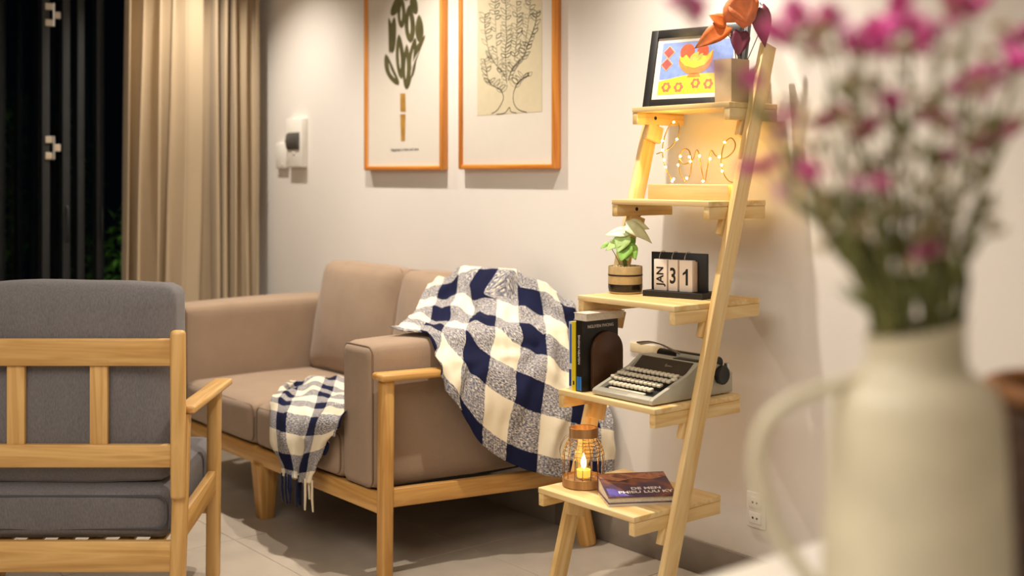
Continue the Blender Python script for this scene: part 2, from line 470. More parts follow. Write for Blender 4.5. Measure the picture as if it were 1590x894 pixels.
go = bpy.data.objects.new('garden_fill', gl); COL.objects.link(go); go.location = (-6.9, 2.75, 0.75)

# ------------------------------------------------------------------ curtain
def make_curtain():
    bm = bmesh.new(); nu, nv = 190, 26
    ctr = [(0, .0)]
    rows = []
    ph = [0]; 
    for i in range(nu + 1):
        u = i / nu
        ph.append(ph[-1] + 1)
    for j in range(nv + 1):
        w = j / nv; z = 0.015 + w * 2.50; row = []
        for i in range(nu + 1):
            u = i / nu
            y = 2.150 - 0.050 * (1 - w) + u * (0.665 + 0.050 * (1 - w))
            t = u * 9.3 + 0.55 * math.sin(u * 7.0) + 0.3 * math.sin(u * 17 + 1) + 0.10 * math.sin(w * 2.4 + u * 6)
            amp = 0.064 * (0.75 + 0.35 * math.sin(u * 11 + 0.6)) * (0.85 + 0.25 * (1 - w))
            s = math.sin(2 * PI * t)
            x = XL + 0.155 + amp * (math.copysign(abs(s) ** 0.75, s)) + 0.012 * math.sin(2 * PI * t * 2 + 1.3 + w)
            y += 0.020 * math.cos(2 * PI * t) + 0.006 * math.sin(w * 5 + u * 30)
            row.append(bm.verts.new((x, y, z)))
        rows.append(row)
    for j in range(nv):
        for i in range(nu):
            bm.faces.new((rows[j][i], rows[j][i + 1], rows[j + 1][i + 1], rows[j + 1][i]))
    o = put('curtain', bm, MCURT, None, None, smooth=True)
    md = o.modifiers.new('thick', 'SOLIDIFY'); md.thickness = 0.003
    return tag(o, 'tall beige pleated curtain gathered beside the dark garden doors', 'curtain')
make_curtain()

# ------------------------------------------------------------------ wall pieces
def wall_box(name, x0, x1, z0, z1, dep, label, cat):
    t = thing(name, ((x0 + x1) / 2, YB, z0), label, cat)
    box('housing', x0, x1, YB - dep, YB - 0.0005, z0, z1, MWHITE, t, bevel=0.004)
    return t
fb = wall_box('fuse_box', -5.335, -5.175, 1.34, 1.585, 0.035, 'white fuse box with smoked window on the wall left of the pictures', 'fuse box')
MSMOKE = plain('smoked_plastic', '#55534f', 0.15, var=0.2, scale=14)
bm = bmesh.new()
pr = [(-0.001, 0), (0.010, 0.012), (0.017, 0.045), (0.010, 0.078), (-0.001, 0.09)]
lo = [[bm.verts.new((xx, YB - 0.035 - a, 1.425 + b)) for a, b in pr] for xx in (-5.315, -5.195)]
for k in range(4): bm.faces.new((lo[0][k], lo[0][k + 1], lo[1][k + 1], lo[1][k]))
for l in lo: bm.faces.new(l)
smooth_angle(put('smoked_window', bm, MSMOKE, fb), 50)
box('latch', -5.265, -5.245, YB - 0.039, YB - 0.034, 1.405, 1.417, MWHITE, fb, bevel=0.001)
sb = wall_box('junction_box', -5.47, -5.36, 1.335, 1.465, 0.022, 'small blank white box on the wall, left of the fuse box', 'switch box')
box('button', -5.405, -5.39, YB - 0.025, YB - 0.022, 1.35, 1.36, MWHITE, sb, bevel=0.001)
ot = thing('wall_outlet', (-2.355, YB, 0.21), 'white two-socket wall outlet low on the wall right of the shelf', 'outlet')
box('plate', -2.392, -2.320, YB - 0.010, YB - 0.0005, 0.205, 0.315, MWHITE, ot, bevel=0.003)
for zz in (0.236, 0.284):
    so = box('socket', -2.380, -2.332, YB - 0.013, YB - 0.010, zz - 0.018, zz + 0.018, MWHITE, ot, bevel=0.002)
    for xx in (-2.364, -2.348):
        lathe('hole', [(0.0035, 0), (0.0035, 0.0006)], MBLK, so, 10, M=frame((xx, YB - 0.0131, zz), (1, 0, 0), (0, 0, 1), (0, -1, 0)))
# pale strip on the wall behind the typewriter
st = box('wall_strip', onY(980, 542, YB).x, onY(1033, 542, YB).x, YB - 0.006, YB - 0.0005, 0.690, 0.721, plain('pale_strip', '#dccaa4', 0.6), None, bevel=0.001)
tag(st, 'short pale beige strip fixed to the wall above the typewriter lever', 'strip')

# ------------------------------------------------------------------ wall pictures
def picture(x0, x1, z0, z1, label):
    t = thing('framed_print', ((x0 + x1) / 2, YB, z0), label, 'picture', 'framed tree prints on the wall')
    dp, w = 0.032, 0.019
    yc = YB - 0.001 - dp / 2
    xi, xj = x0 + w / 2, x1 - w / 2
    beam('frame_side', (xi, yc, z0), (xi, yc, z1), w, dp, MFRAME, t)
    beam('frame_side', (xj, yc, z0), (xj, yc, z1), w, dp, MFRAME, t)
    beam('frame_side', (x0 + w, yc, z0 + w / 2), (x1 - w, yc, z0 + w / 2), w, dp, MFRAME, t, side=(0, 0, 1))
    beam('frame_side', (x0 + w, yc, z1 - w / 2), (x1 - w, yc, z1 - w / 2), w, dp, MFRAME, t, side=(0, 0, 1))
    pr = box('print', x0 + w - 0.002, x1 - w + 0.002, YB - 0.022, YB - 0.016, z0 + w - 0.002, z1 - w + 0.002, MPAPER, t, bevel=0)
    return t, pr
YP = YB - 0.0225
MP = frame((0, YP, 0), (1, 0, 0), (0, 0, 1), (0, -1, 0))       # local x right, y up, z towards the room
t1, p1 = picture(-4.600, -3.990, 1.322, 2.235, 'wooden framed print of an olive leaf tree, left one of the pair on the wall')
t2, p2 = picture(-3.875, -3.275, 1.324, 2.235, 'wooden framed line drawing of a branching tree, right one of the pair on the wall')
def pp(x, y): v = onY(x, y, YP); return Vector((v.x, v.z, 0))
def zA(q): return pp(570 + q[0] / 3.885, q[1] / 3.885)
def zB(q): return pp(720 + q[0] / 4.706, q[1] / 4.706)
def lens(b, tip, w, n=9, bend=0.0, pw=0.8):
    b, tip = Vector((b[0], b[1], 0)), Vector((tip[0], tip[1], 0)); ax = tip - b; L = ax.length; s = Vector((-ax.y, ax.x, 0)) / L
    l, r = [], []
    for i in range(n + 1):
        t = i / n; c = b + ax * t + s * bend * math.sin(PI * t); h = w / 2 * math.sin(PI * t ** 0.85) ** pw if 0 < t < 1 else 0
        l.append(c + s * h); r.append(c - s * h)
    return l + r[-2:0:-1]
LV = [((190, 515), (112, 325), 46, 1, -14), ((207, 478), (192, 205), 46, 1, 0), ((138, 322), (131, 105), 26, 0, 10), ((152, 322), (166, 100), 36, 0, -4),
      ((236, 540), (240, 265), 40, 1, 0), ((265, 472), (292, 225), 42, 1, -4), ((243, 538), (352, 210), 34, 1, -22), ((262, 258), (255, 30), 54, 1, 0),
      ((318, 258), (315, 88), 42, 0, 0), ((208, 170), (210, -20), 42, 1, 0), ((150, 95), (190, -30), 42, 0, 8), ((295, 85), (280, -40), 40, 0, -6),
      ((236, 5), (238, -110), 40, 1, 0), ((200, -30), (214, -140), 34, 0, 5), ((272, -45), (262, -150), 34, 0, -4), ((236, -120), (238, -200), 34, 0, 0)]
dark, slit = [], []
for b, tp, w, s, bend in LV:
    dark.append([zA(q) for q in lens(b, tp, w * 1.15, n=14, bend=bend, pw=0.6)])
    if s:
        bv, tv = Vector(b), Vector(tp)
        slit.append([zA(q) + Vector((0, 0, 0.0006)) for q in lens(bv.lerp(tv, 0.22), bv.lerp(tv, 0.72), w * 0.22, bend=bend * 0.6)])
for i, q in enumerate(dark): flat('leaf_print', [q], MOLIVE, p1, MP @ T(0, 0, 0.0003 + i * 0.00012))
for i, q in enumerate(slit): flat('leaf_slit_print', [q], MPAPER, p1, MP @ T(0, 0, 0.0024))
for q in [[zA(q) for q in p] for p in (((200, 563), (230, 563), (233, 675), (201, 672)), ((200, 690), (232, 688), (228, 850), (205, 852)))]: flat('trunk_print', [q], MOCHRE, p1, MP @ T(0, 0, 0.0003))
cc = pp(628, 232)
text('caption', 'Happiness is here and now', 0.020, MINK, p1, MP @ T(cc.x, cc.y, 0.0004), depth=0.0001)
# right print
a, b_ = zB((100, 845)), zB((572, 832))
flat('cream_panel', [[(a.x, a.y), (b_.x, a.y), (b_.x, 2.16), (a.x, 2.16)]], MCREAMP, p2, MP @ T(0, 0, 0.0003))
def ribbon(pts, w):
    out = []
    for i in range(len(pts) - 1):
        p, q = pts[i], pts[i + 1]; d = q - p
        if d.length < 1e-6: continue
        s = Vector((-d.y, d.x, 0)).normalized() * w / 2; e = d.normalized() * w * 0.3
        out.append([p - e + s, q + e + s, q + e - s, p - e - s])
    return out
BR = [[(205, 830), (245, 805), (285, 740), (290, 700), (270, 660), (230, 635), (195, 610), (175, 560), (165, 500), (150, 430)],
      [(460, 820), (400, 800), (367, 750), (365, 680), (390, 620), (430, 575), (480, 550)],
      [(240, 835), (300, 825), (335, 785), (345, 815), (385, 825)],
      [(315, 610), (310, 500), (305, 380), (315, 290), (310, 180), (310, 60), (300, -60), (305, -160)],
      [(325, 590), (350, 520), (390, 465), (440, 410), (470, 330), (500, 250), (530, 150), (535, 80)],
      [(305, 560), (260, 500), (205, 430), (175, 330), (155, 200), (158, 100)],
      [(370, 440), (385, 320), (388, 200), (390, 80), (385, -60), (380, -140)],
      [(250, 470), (240, 330), (235, 180), (230, 60), (240, -60)], [(440, 380), (470, 200), (480, 100), (490, 0), (480, -100)]]
ink, thin = [], []
rnd = random.Random(3)
for bi, br in enumerate(BR):
    S = spline([Vector((*q, 0)) for q in br], 6)
    if bi < 5 or bi == 5: ink += ribbon([zB(q) for q in S], 0.0032 if bi < 3 else 0.0026)
    else: thin += ribbon([zB(q) for q in S], 0.0016)
    if bi in (2,): continue
    lim = 0 if bi > 2 else 20
    for i in range(2 + lim, len(S) - 1, 2 if bi > 2 else 3):
        for sg in ((-1, 1) if rnd.random() < 0.5 else (rnd.choice((-1, 1)),)):
            L = rnd.uniform(40, 66); up = rnd.uniform(0.5, 1.2)
            p = S[i]; tip = p + Vector((sg * L * 0.75, -L * up * 0.8, 0))
            tip.x = max(112, min(562, tip.x))
            o = lens(p, tip, rnd.uniform(18, 28)); o.append(o[0])
            (ink if rnd.random() < 0.45 else thin).extend(ribbon([zB(q) for q in o], rnd.choice((0.0020, 0.0028, 0.0014))))
flat('ink_branches', ink, MINK, p2, MP @ T(0, 0, 0.0007))['kind'] = 'stuff'
flat('faint_ink_leaves', thin, plain('faint_ink', '#8b8672', 0.8), p2, MP @ T(0, 0, 0.0009))['kind'] = 'stuff'

# ------------------------------------------------------------------ sofa
SC = -4.065
so = thing('sofa', (SC, 2.45, 0), 'two-seat taupe fabric sofa with honey wooden frame against the wall', 'sofa')
def mir(p, s): return Vector((SC + (p[0] - SC) * s, p[1], p[2]))
for s in (1, -1):
    beam('front_post', mir((-3.192, 2.068, 0), s), mir((-3.188, 2.072, 0.645), s), 0.046, 0.046, MOAK, so, bevel=0.014, seg=3)
    # armrest
    p0, p1_ = mir((-3.190, 2.035, 0.654), s), mir((-3.160, 2.37, 0.647), s)
    beam('armrest', p0, p1_, 0.075, 0.024, MOAK, so, side=(1, 0, 0), bevel=0.010, seg=3)
    beam('side_rail', mir((-3.186, 2.09, 0.262), s), mir((-3.105, 2.80, 0.240), s), 0.028, 0.060, MOAK, so, side=(1, 0, 0), bevel=0.004)
    ax = mir((-3.082, 2.800, 0.262), s); bx_ = mir((-3.050, 2.822, 0), s)
    z = (bx_ - ax); L = z.length; z.normalize(); xx = Vector((1, 0, 0)); xx = (xx - z * xx.dot(z)).normalized()
    lathe('rear_leg', [(0.024, 0), (0.027, L * 0.4), (0.0335, L * 0.94), (0.031, L)], MOAK, so, 20, M=frame(ax, xx, z.cross(xx), z))
    beam('rear_post', mir((-3.115, 2.83, 0.20), s), mir((-3.135, 2.85, 0.64), s), 0.04, 0.04, MOAK, so)
beam('front_rail', (-4.92, 2.07, 0.240), (-3.212, 2.07, 0.240), 0.064, 0.030, MOAK, so, side=(0, 0, 1), bevel=0.004)
beam('rear_rail', (-5.02, 2.84, 0.235), (-3.11, 2.84, 0.235), 0.060, 0.030, MOAK, so, side=(0, 0, 1), bevel=0.004)
beam('middle_leg', (-4.060, 2.092, 0.0), (-4.045, 2.082, 0.215), 0.052, 0.052, MOAK, so, bevel=0.004, taper=1.5)
beam('rear_middle_leg', (-4.060, 2.82, 0.0), (-4.060, 2.82, 0.21), 0.045, 0.045, MOAK, so, bevel=0.004, taper=1.3)
box('seat_base', -4.90, -3.23, 2.09, 2.82, 0.262, 0.276, MBLK, so, bevel=0)
box('back_panel', -4.72, -3.42, 2.845, 2.885, 0.275, 0.80, MTAUPE, so, bevel=0.012)
def seam_rect(name, x0, x1, z0, z1, y, r, mat, parent, M=None, rc=0.03):
    pts = []
    for cx, cz, a0 in ((x1 - rc, z1 - rc, 0), (x0 + rc, z1 - rc, 90), (x0 + rc, z0 + rc, 180), (x1 - rc, z0 + rc, 270)):
        for k in range(5):
            a = math.radians(a0 + 22.5 * k); pts.append((cx + rc * math.cos(a), y, cz + rc * math.sin(a)))
    return tube(name, pts, r, mat, parent, 6, closed=True, M=M)
for s in (1, -1):
    cxx = SC + (-3.338 - SC) * s
    M = T(cxx, 2.445, 0.511)
    o = cushion('arm_cushion', 0.094, 0.395, 0.236, 0.030, MTAUPE, so, M, puff=(0.006, 0.004, 0.008))
    for v in o.data.vertices: v.co.x += s * 0.07 * max(0, (v.co.y + 0.395) / 0.79) * (1 if v.co.x * s > 0 else 0)
    seam_rect('seam', -0.086, 0.086, -0.228, 0.228, -0.384, 0.0035, MTAUPE2, o, M, 0.026)
for i, (xa, xb) in enumerate(((-4.696, -4.068), (-4.062, -3.434))):
    M = T((xa + xb) / 2, 2.352, 0.358)
    o = cushion('seat_cushion', (xb - xa) / 2, 0.306, 0.082, 0.034, MTAUPE, so, M, puff=(0.003, 0.008, 0.018), wr=0.002, seed=i)
    seam_rect('seam', -(xb - xa) / 2 + 0.010, (xb - xa) / 2 - 0.010, -0.068, 0.068, -0.298, 0.003, MTAUPE2, o, M, 0.026)
for i, (xa, xb) in enumerate(((-4.690, -4.070), (-4.058, -3.425))):
    M = T((xa + xb) / 2, 2.735, 0.665) @ Matrix.Rotation(math.radians(-11), 4, 'X')
    o = cushion('back_cushion', (xb - xa) / 2, 0.075, 0.245, 0.045, MTAUPE, so, M, puff=(0.012, 0.050, 0.008), wr=0.006, seed=i + 5)
    seam_rect('seam', -(xb - xa) / 2 + 0.004, (xb - xa) / 2 - 0.004, -0.238, 0.240, -0.046, 0.003, MTAUPE2, o, M, 0.04)

# ------------------------------------------------------------------ throw blanket
def clear_sofa(p):
    p = p.copy()
    if 2.03 < p.y < 2.90:
        xm = -3.225 + 0.075 * max(0, (p.y - 2.05) / 0.79) + 0.012
        if p.y < 2.42 and p.z < 0.69: xm = -3.135 + 0.03 * (p.y - 2.03)
        elif p.z < 0.69: xm = max(xm, -3.125 + 0.02 * (p.y - 2.42))
        zm = 0.772
        if -3.46 < p.x < xm and p.z < zm:
            if zm - p.z < xm - p.x: p.z = zm
            else: p.x = xm
    if p.x < -3.40 and 0.44 < p.z < 0.945 and p.y < 2.9:
        fy = 2.735 - 0.135 + 0.19 * (p.z - 0.665) + 0.05 * max(0, (p.z - 0.80) / 0.14)
        if p.y > fy:
            if 0.945 - p.z < p.y - fy: p.z = 0.945
            else: p.y = fy
    return p
def drape(rows, nu, nv, uv0=(0, 0), uscale=1.0, wr=0.007, seed=0, bm=None, uvl=None, clear=False):
    """rows[j][i] control points; Catmull-Rom surface with arc-length uv and creases"""
    fine = [spline(r, nv) for r in rows]
    cols = [spline([fine[j][i] for j in range(len(fine))], nu) for i in range(len(fine[0]))]
    NI, NJ = len(cols), len(cols[0])
    # mean spacing gives the uv
    us = [0.0]
    for j in range(1, NJ): us.append(us[-1] + sum((cols[i][j] - cols[i][j - 1]).length for i in range(NI // 2, NI)) / (NI - NI // 2))
    vs = [0.0]
    for i in range(1, NI): vs.append(vs[-1] + sum((cols[i][j] - cols[i - 1][j]).length for j in range(NJ)) / NJ)
    V = [[None] * NJ for _ in range(NI)]
    for i in range(NI):
        for j in range(NJ):
            a = cols[min(i + 1, NI - 1)][j] - cols[max(i - 1, 0)][j]; b = cols[i][min(j + 1, NJ - 1)] - cols[i][max(j - 1, 0)]
            n = a.cross(b)
            n = n.normalized() if n.length > 1e-9 else Vector((0, -1, 0))
            if n.dot(Vector((0.3, -0.6, 0.5))) < 0: n = -n
            q = Vector((us[j] * 15, vs[i] * 5 + us[j] * 4, seed))
            rg = 1 - abs(noise.noise(Vector((us[j] * 7 + vs[i] * 5, vs[i] * 3 - us[j] * 5, seed + 9)))) * 3.2
            w = wr * (noise.noise(q) * 1.2 + 0.5 * noise.noise(q * 2.3) + 1.1 * max(0, rg))
            V[i][j] = bm.verts.new((clear_sofa(cols[i][j] + n * (w + wr * 0.6))) if clear else cols[i][j] + n * (w + wr * 0.6))
    for i in range(NI - 1):
        for j in range(NJ - 1):
            f = bm.faces.new((V[i][j], V[i][j + 1], V[i + 1][j + 1], V[i + 1][j])); f.smooth = True
            for lp, (ii, jj) in zip(f.loops, ((i, j), (i, j + 1), (i + 1, j + 1), (i + 1, j))):
                lp[uvl].uv = (uv0[0] + us[jj] * uscale, uv0[1] + vs[ii] * uscale * 1.12)
    return V
bl = thing('throw_blanket', (-3.3, 2.55, 0.75), 'navy and cream checked throw blanket draped over the sofa arm and seat', 'blanket')
A = [[(668, 450, 4.56), (655, 468, 4.48), (645, 488, 4.38), (634, 502, 4.20), (622, 511, 4.06), (612, 515, 4.02), (604, 517, 4.01)],
     [(700, 436, 4.57), (690, 463, 4.47), (681, 490, 4.36), (672, 508, 4.18), (662, 518, 4.05), (660, 527, 3.99), (664, 537, 3.96)],
     [(735, 424, 4.57), (728, 455, 4.45), (718, 488, 4.31), (706, 516, 4.10), (698, 545, 3.95), (693, 575, 3.87), (698, 605, 3.86)],
     [(770, 434, 4.50), (765, 465, 4.38), (758, 500, 4.22), (748, 540, 4.03), (738, 585, 3.92), (735, 632, 3.89), (736, 676, 3.90)],
     [(805, 431, 4.43), (808, 475, 4.33), (806, 520, 4.20), (800, 570, 4.05), (793, 622, 3.97), (788, 672, 3.95), (786, 716, 3.95)],
     [(845, 440, 4.35), (853, 485, 4.27), (856, 535, 4.17), (855, 590, 4.07), (850, 640, 4.01), (846, 690, 4.00), (843, 735, 4.00)],
     [(872, 465, 4.30), (885, 510, 4.24), (893, 560, 4.17), (898, 610, 4.11), (900, 655, 4.07), (900, 700, 4.06), (900, 742, 4.05)],
     [(882, 482, 4.32), (905, 530, 4.27), (925, 580, 4.21), (940, 625, 4.16), (950, 665, 4.12), (953, 700, 4.11), (954, 736, 4.10)]]
bm = bmesh.new(); uvl = bm.loops.layers.uv.new('UVMap')
drape([[at(*q) for q in r] for r in A], 8, 8, (0.03, 0.06), wr=0.019, seed=1.3, bm=bm, uvl=uvl, clear=True)
o = put('arm_drape', bm, MPLAID, bl, None, smooth=True)
md = o.modifiers.new('thick', 'SOLIDIFY'); md.thickness = 0.005; md.offset = 0
md = o.modifiers.new('sub', 'SUBSURF'); md.levels = 1; md.render_levels = 1
Bp = [[(448, 602), (432, 614), (424, 634), (425, 665), (434, 700), (449, 733)], [(472, 596), (457, 613), (447, 640), (447, 675), (453, 710), (458, 742)],
      [(500, 591), (490, 612), (480, 645), (475, 680), (472, 712), (468, 748)], [(530, 592), (522, 618), (512, 645), (500, 678), (490, 705), (480, 748)],
      [(556, 598), (552, 624), (541, 642), (526, 664), (508, 692), (490, 738)]]
plane = [('z', 0.472), ('z', 0.468), ('y', 2.055), ('y', 2.018), ('y', 2.012), ('y', 2.006)]
rows = []
for k, r in enumerate(Bp):
    rr = []
    for (x, y), (pl, c) in zip(r, plane):
        fold = (0.012, -0.014, 0.010, -0.012, 0.012)[k]
        rr.append(onZ(x, y, c) + Vector((0, 0, max(0, fold))) if pl == 'z' else onY(x, y, c - 0.012 + fold))
    rows.append(rr)
bm = bmesh.new(); uvl = bm.loops.layers.uv.new('UVMap')
Vg = drape(rows, 8, 8, (0.02, 0.09), wr=0.012, seed=4.1, bm=bm, uvl=uvl, uscale=1.45)
ends = [v.co.copy() for v in Vg[-1]]
o = put('seat_drape', bm, MPLAID, bl, None, smooth=True)
md = o.modifiers.new('thick', 'SOLIDIFY'); md.thickness = 0.005; md.offset = 0
md = o.modifiers.new('sub', 'SUBSURF'); md.levels = 1; md.render_levels = 1
rnd = random.Random(5)
for k in range(13):
    p = ends[int(2 + k * (len(ends) - 4) / 13)]
    L = rnd.uniform(0.07, 0.095)
    pts = [p + Vector((0, -0.003, 0.012)), p + Vector((rnd.uniform(-.004, .004), -0.004, -L * 0.5)), p + Vector((rnd.uniform(-.008, .008), -0.002, -L))]
    tube('fringe_tassel', pts, [0.004, 0.0045, 0.003], MNAVY if k < 10 else MCREAM, bl, 6)
pt = at(735, 424, 4.55)
tube('fringe_tassel', [pt + Vector((-0.012, 0, -0.02)), pt + Vector((-0.010, 0, 0.005)), pt + Vector((0.0, 0, 0.024))], [0.014, 0.016, 0.004], MCREAM, bl, 7)

# ------------------------------------------------------------------ armchair (seen from behind)
cc = VIEW * 3.40 + RIGHT * (-1.3155)
CM = T(cc.x, cc.y, 0) @ Matrix.Rotation(RZ, 4, 'Z')
ch = thing('armchair', (cc.x, cc.y, 0), 'wooden slat-back armchair with grey cushions, seen from behind', 'armchair', rz=RZ)
def cl(p): return CM @ Vector(p)
CX = CM.to_3x3() @ Vector((1, 0, 0)); CYv = CM.to_3x3() @ Vector((0, 1, 0)); CZ = Vector((0, 0, 1))
for s in (1, -1):
    beam('back_post', cl((s * 0.351, 0, 0.365)), cl((s * 0.351, -0.004, 0.853)), 0.043, 0.034, MOAK2, ch, side=CX, bevel=0.012, seg=3)
    beam('rear_leg', cl((s * 0.345, 0.000, 0.0)), cl((s * 0.355, 0.034, 0.606)), 0.043, 0.032, MOAK2, ch, side=CX, bevel=0.005)
    beam('armrest', cl((s * 0.366, 0.018, 0.618)), cl((s * 0.366, 0.475, 0.622)), 0.060, 0.022, MOAK2, ch, side=CX, bevel=0.008, seg=3)
    beam('front_leg', cl((s * 0.348, 0.405, 0.0)), cl((s * 0.356, 0.395, 0.608)), 0.040, 0.046, MOAK2, ch, side=CX, bevel=0.008)
    beam('side_rail', cl((s * 0.350, 0.028, 0.275)), cl((s * 0.352, 0.378, 0.315)), 0.024, 0.075, MOAK2, ch, side=CX, bevel=0.003)
    beam('back_slat', cl((s * 0.120, 0.008, 0.520)), cl((s * 0.120, 0.008, 0.752)), 0.052, 0.018, MOAK2, ch, side=CX, bevel=0.003)
beam('top_rail', cl((-0.331, 0.004, 0.788)), cl((0.331, 0.004, 0.788)), 0.078, 0.024, MOAK2, ch, side=CZ, bevel=0.004)
beam('middle_rail', cl((-0.331, 0.004, 0.489)), cl((0.331, 0.004, 0.489)), 0.066, 0.024, MOAK2, ch, side=CZ, bevel=0.004)
beam('rear_seat_rail', cl((-0.332, 0.012, 0.196)), cl((0.332, 0.012, 0.196)), 0.090, 0.024, MOAK2, ch, side=CZ, bevel=0.004)
beam('front_seat_rail', cl((-0.34, 0.40, 0.245)), cl((0.34, 0.40, 0.245)), 0.070, 0.024, MOAK2, ch, side=CZ, bevel=0.004)
for k in range(7):
    xx = -0.27 + k * 0.09
    beam('seat_slat', cl((xx, 0.03, 0.224)), cl((xx, 0.40, 0.250)), 0.045, 0.010, MOAK2, ch, side=CX, bevel=0.002)
M = CM @ T(0, 0.300, 0.330) @ Matrix.Rotation(math.radians(3), 4, 'X')
o = cushion('seat_cushion', 0.318, 0.275, 0.080, 0.035, MGREY, ch, M, puff=(0.004, 0.010, 0.012), wr=0.003, seed=2)
seam_rect('seam', -0.312, 0.312, -0.045, 0.052, -0.279, 0.0035, MGREY2, o, M, 0.03)
M = CM @ T(-0.005, 0.118, 0.690) @ Matrix.Rotation(math.radians(-3), 4, 'X')
o = cushion('back_cushion', 0.325, 0.078, 0.285, 0.034, MGREY, ch, M, puff=(0.004, 0.022, 0.012), wr=0.004, seed=8)
seam_rect('seam', -0.318, 0.318, -0.278, 0.281, 0.030, 0.003, MGREY2, o, M, 0.04)

# ------------------------------------------------------------------ ladder shelf
SX0, SX1 = -2.66, -2.26
SZ = (0.374, 0.656, 0.934, 1.225, 1.515)
SY = (2.263, 2.343, 2.422, 2.565, 2.655)
SD = (0.355, 0.362, 0.372, 0.256, 0.222)
sh = thing('ladder_shelf', (-2.46, 2.5, 0), 'pale pine ladder shelf with five boards leaning on the wall', 'shelf')
RAKE = 0.292
def rl(z): return 2.325 + RAKE * z
for s, xx in ((-1, SX0 - 0.0105), (1, SX1 + 0.0105)):
    beam('side_rail', (xx, rl(0.0), 0.0), (xx, rl(1.69), 1.69), 0.020, 0.056, MPINE, sh, side=(1, 0, 0), bevel=0.002)
for i in range(5):
    z, y0, d = SZ[i], SY[i], SD[i]
    beam('shelf_board', (SX0, y0 + d / 2, z - 0.008), (SX1, y0 + d / 2, z - 0.008), d, 0.016, MPINE, sh, side=(0, 1, 0), bevel=0.0015)
    for s, xx in ((-1, SX0 + 0.011), (1, SX1 - 0.011)):
        dl = d if not (s < 0 and i == 2) else 0.25
        cle = beam('cleat', (xx, y0 + 0.002, z - 0.035), (xx, y0 + dl - 0.002, z - 0.035), 0.022, 0.037, MPINE, sh, side=(1, 0, 0), bevel=0.002)
        yr = rl(z - 0.075)
        beam('support_block', (xx, rl(z - 0.054) - 0.004, z - 0.054), (xx, rl(z - 0.105) - 0.004, z - 0.105), 0.020, 0.066, MPINE, sh, side=(1, 0, 0), bevel=0.002)
        if s < 0 and i in (3, 4):
            lathe('screw', [(0.006, 0), (0.006, 0.0015), (0.003, 0.0025)], MBLK, cle, 10, M=frame((xx + 0.011, rl(z - 0.03) - 0.02, z - 0.032), (0, 1, 0), (0, 0, 1), (1, 0, 0)))

# ------------------------------------------------------------------ bottom board: lantern, candle, books
MCORK = wood('lantern_wood', '#b98f5a', '#94683a', 0.6)
MWIRE = plain('aged_wire', '#8a7352', 0.4, metal=0.8)
lx, ly, lz = -2.590, 2.382, SZ[0]
ln = thing('wire_lantern', (lx, ly, lz), 'jar-shaped wire lantern with wooden base on the lowest shelf board', 'lantern')
LM = T(lx, ly, lz)
lathe('base', [(0.058, 0.0), (0.064, 0.003), (0.064, 0.027), (0.060, 0.029), (0.057, 0.022), (0.001, 0.022)], MCORK, ln, 40, LM)
lathe('collar', [(0.0405, 0.146), (0.043, 0.147), (0.043, 0.173), (0.0405, 0.174), (0.037, 0.173), (0.037, 0.147)], MCORK, ln, 36, LM, cap=False)
prof = [(0.0625, 0.028), (0.0625, 0.075), (0.061, 0.098), (0.055, 0.118), (0.045, 0.136), (0.0415, 0.150)]
bm = bmesh.new()
for k in range(16):
    a = 2 * PI * k / 16
    bm_tube(bm, [(r * math.cos(a), r * math.sin(a), z) for r, z in prof], 0.0011, 5)
put('upright_wires', bm, MWIRE, ln, LM, smooth=True)
for z, r in ((0.096, 0.0612), (0.108, 0.0585), (0.118, 0.055), (0.127, 0.050), (0.136, 0.045)):
    tube('wire_ring', [(r * math.cos(2 * PI * k / 28), r * math.sin(2 * PI * k / 28), z) for k in range(28)], 0.0010, MWIRE, ln, 5, True, LM)
hp = [Vector((-RIGHT.x * a, -RIGHT.y * a, z)) for a, z in ((0.043, 0.152), (0.058, 0.140), (0.068, 0.118), (0.070, 0.100), (0.066, 0.088))]
tube('carry_handle', spline([h - VIEW * 0.012 for h in hp], 5) + spline([h + VIEW * 0.012 for h in hp[::-1]], 5), 0.0016, MSTEEL, ln, 6, False, LM)
cd = thing('tealight', (lx, ly, lz + 0.022), 'lit tealight in a glass cup inside the wire lantern', 'candle')
KM = T(lx, ly, lz + 0.0225)
lathe('glass_cup', [(0.001, 0), (0.023, 0), (0.0255, 0.05), (0.0242, 0.05), (0.0222, 0.004), (0.001, 0.003)], MGLASS, cd, 24, KM, cap=False)
mwx = emit('glowing_wax', '#ffb347', 1.2)
lathe('wax', [(0.001, 0.005), (0.020, 0.005), (0.021, 0.026), (0.001, 0.025)], mwx, cd, 24, KM)
lathe('flame', [(0.0005, 0.027), (0.0060, 0.033), (0.0085, 0.043), (0.0055, 0.058), (0.0005, 0.074)], emit('flame', '#ffca6b', 60), cd, 14, KM)
fl_ = bpy.data.lights.new('candle_glow', 'POINT'); fl_.energy = 0.3; fl_.color = (1, 0.55, 0.18); fl_.shadow_soft_size = 0.008
fo = bpy.data.objects.new('candle_glow', fl_); COL.objects.link(fo); fo.location = (lx, ly, lz + 0.095)

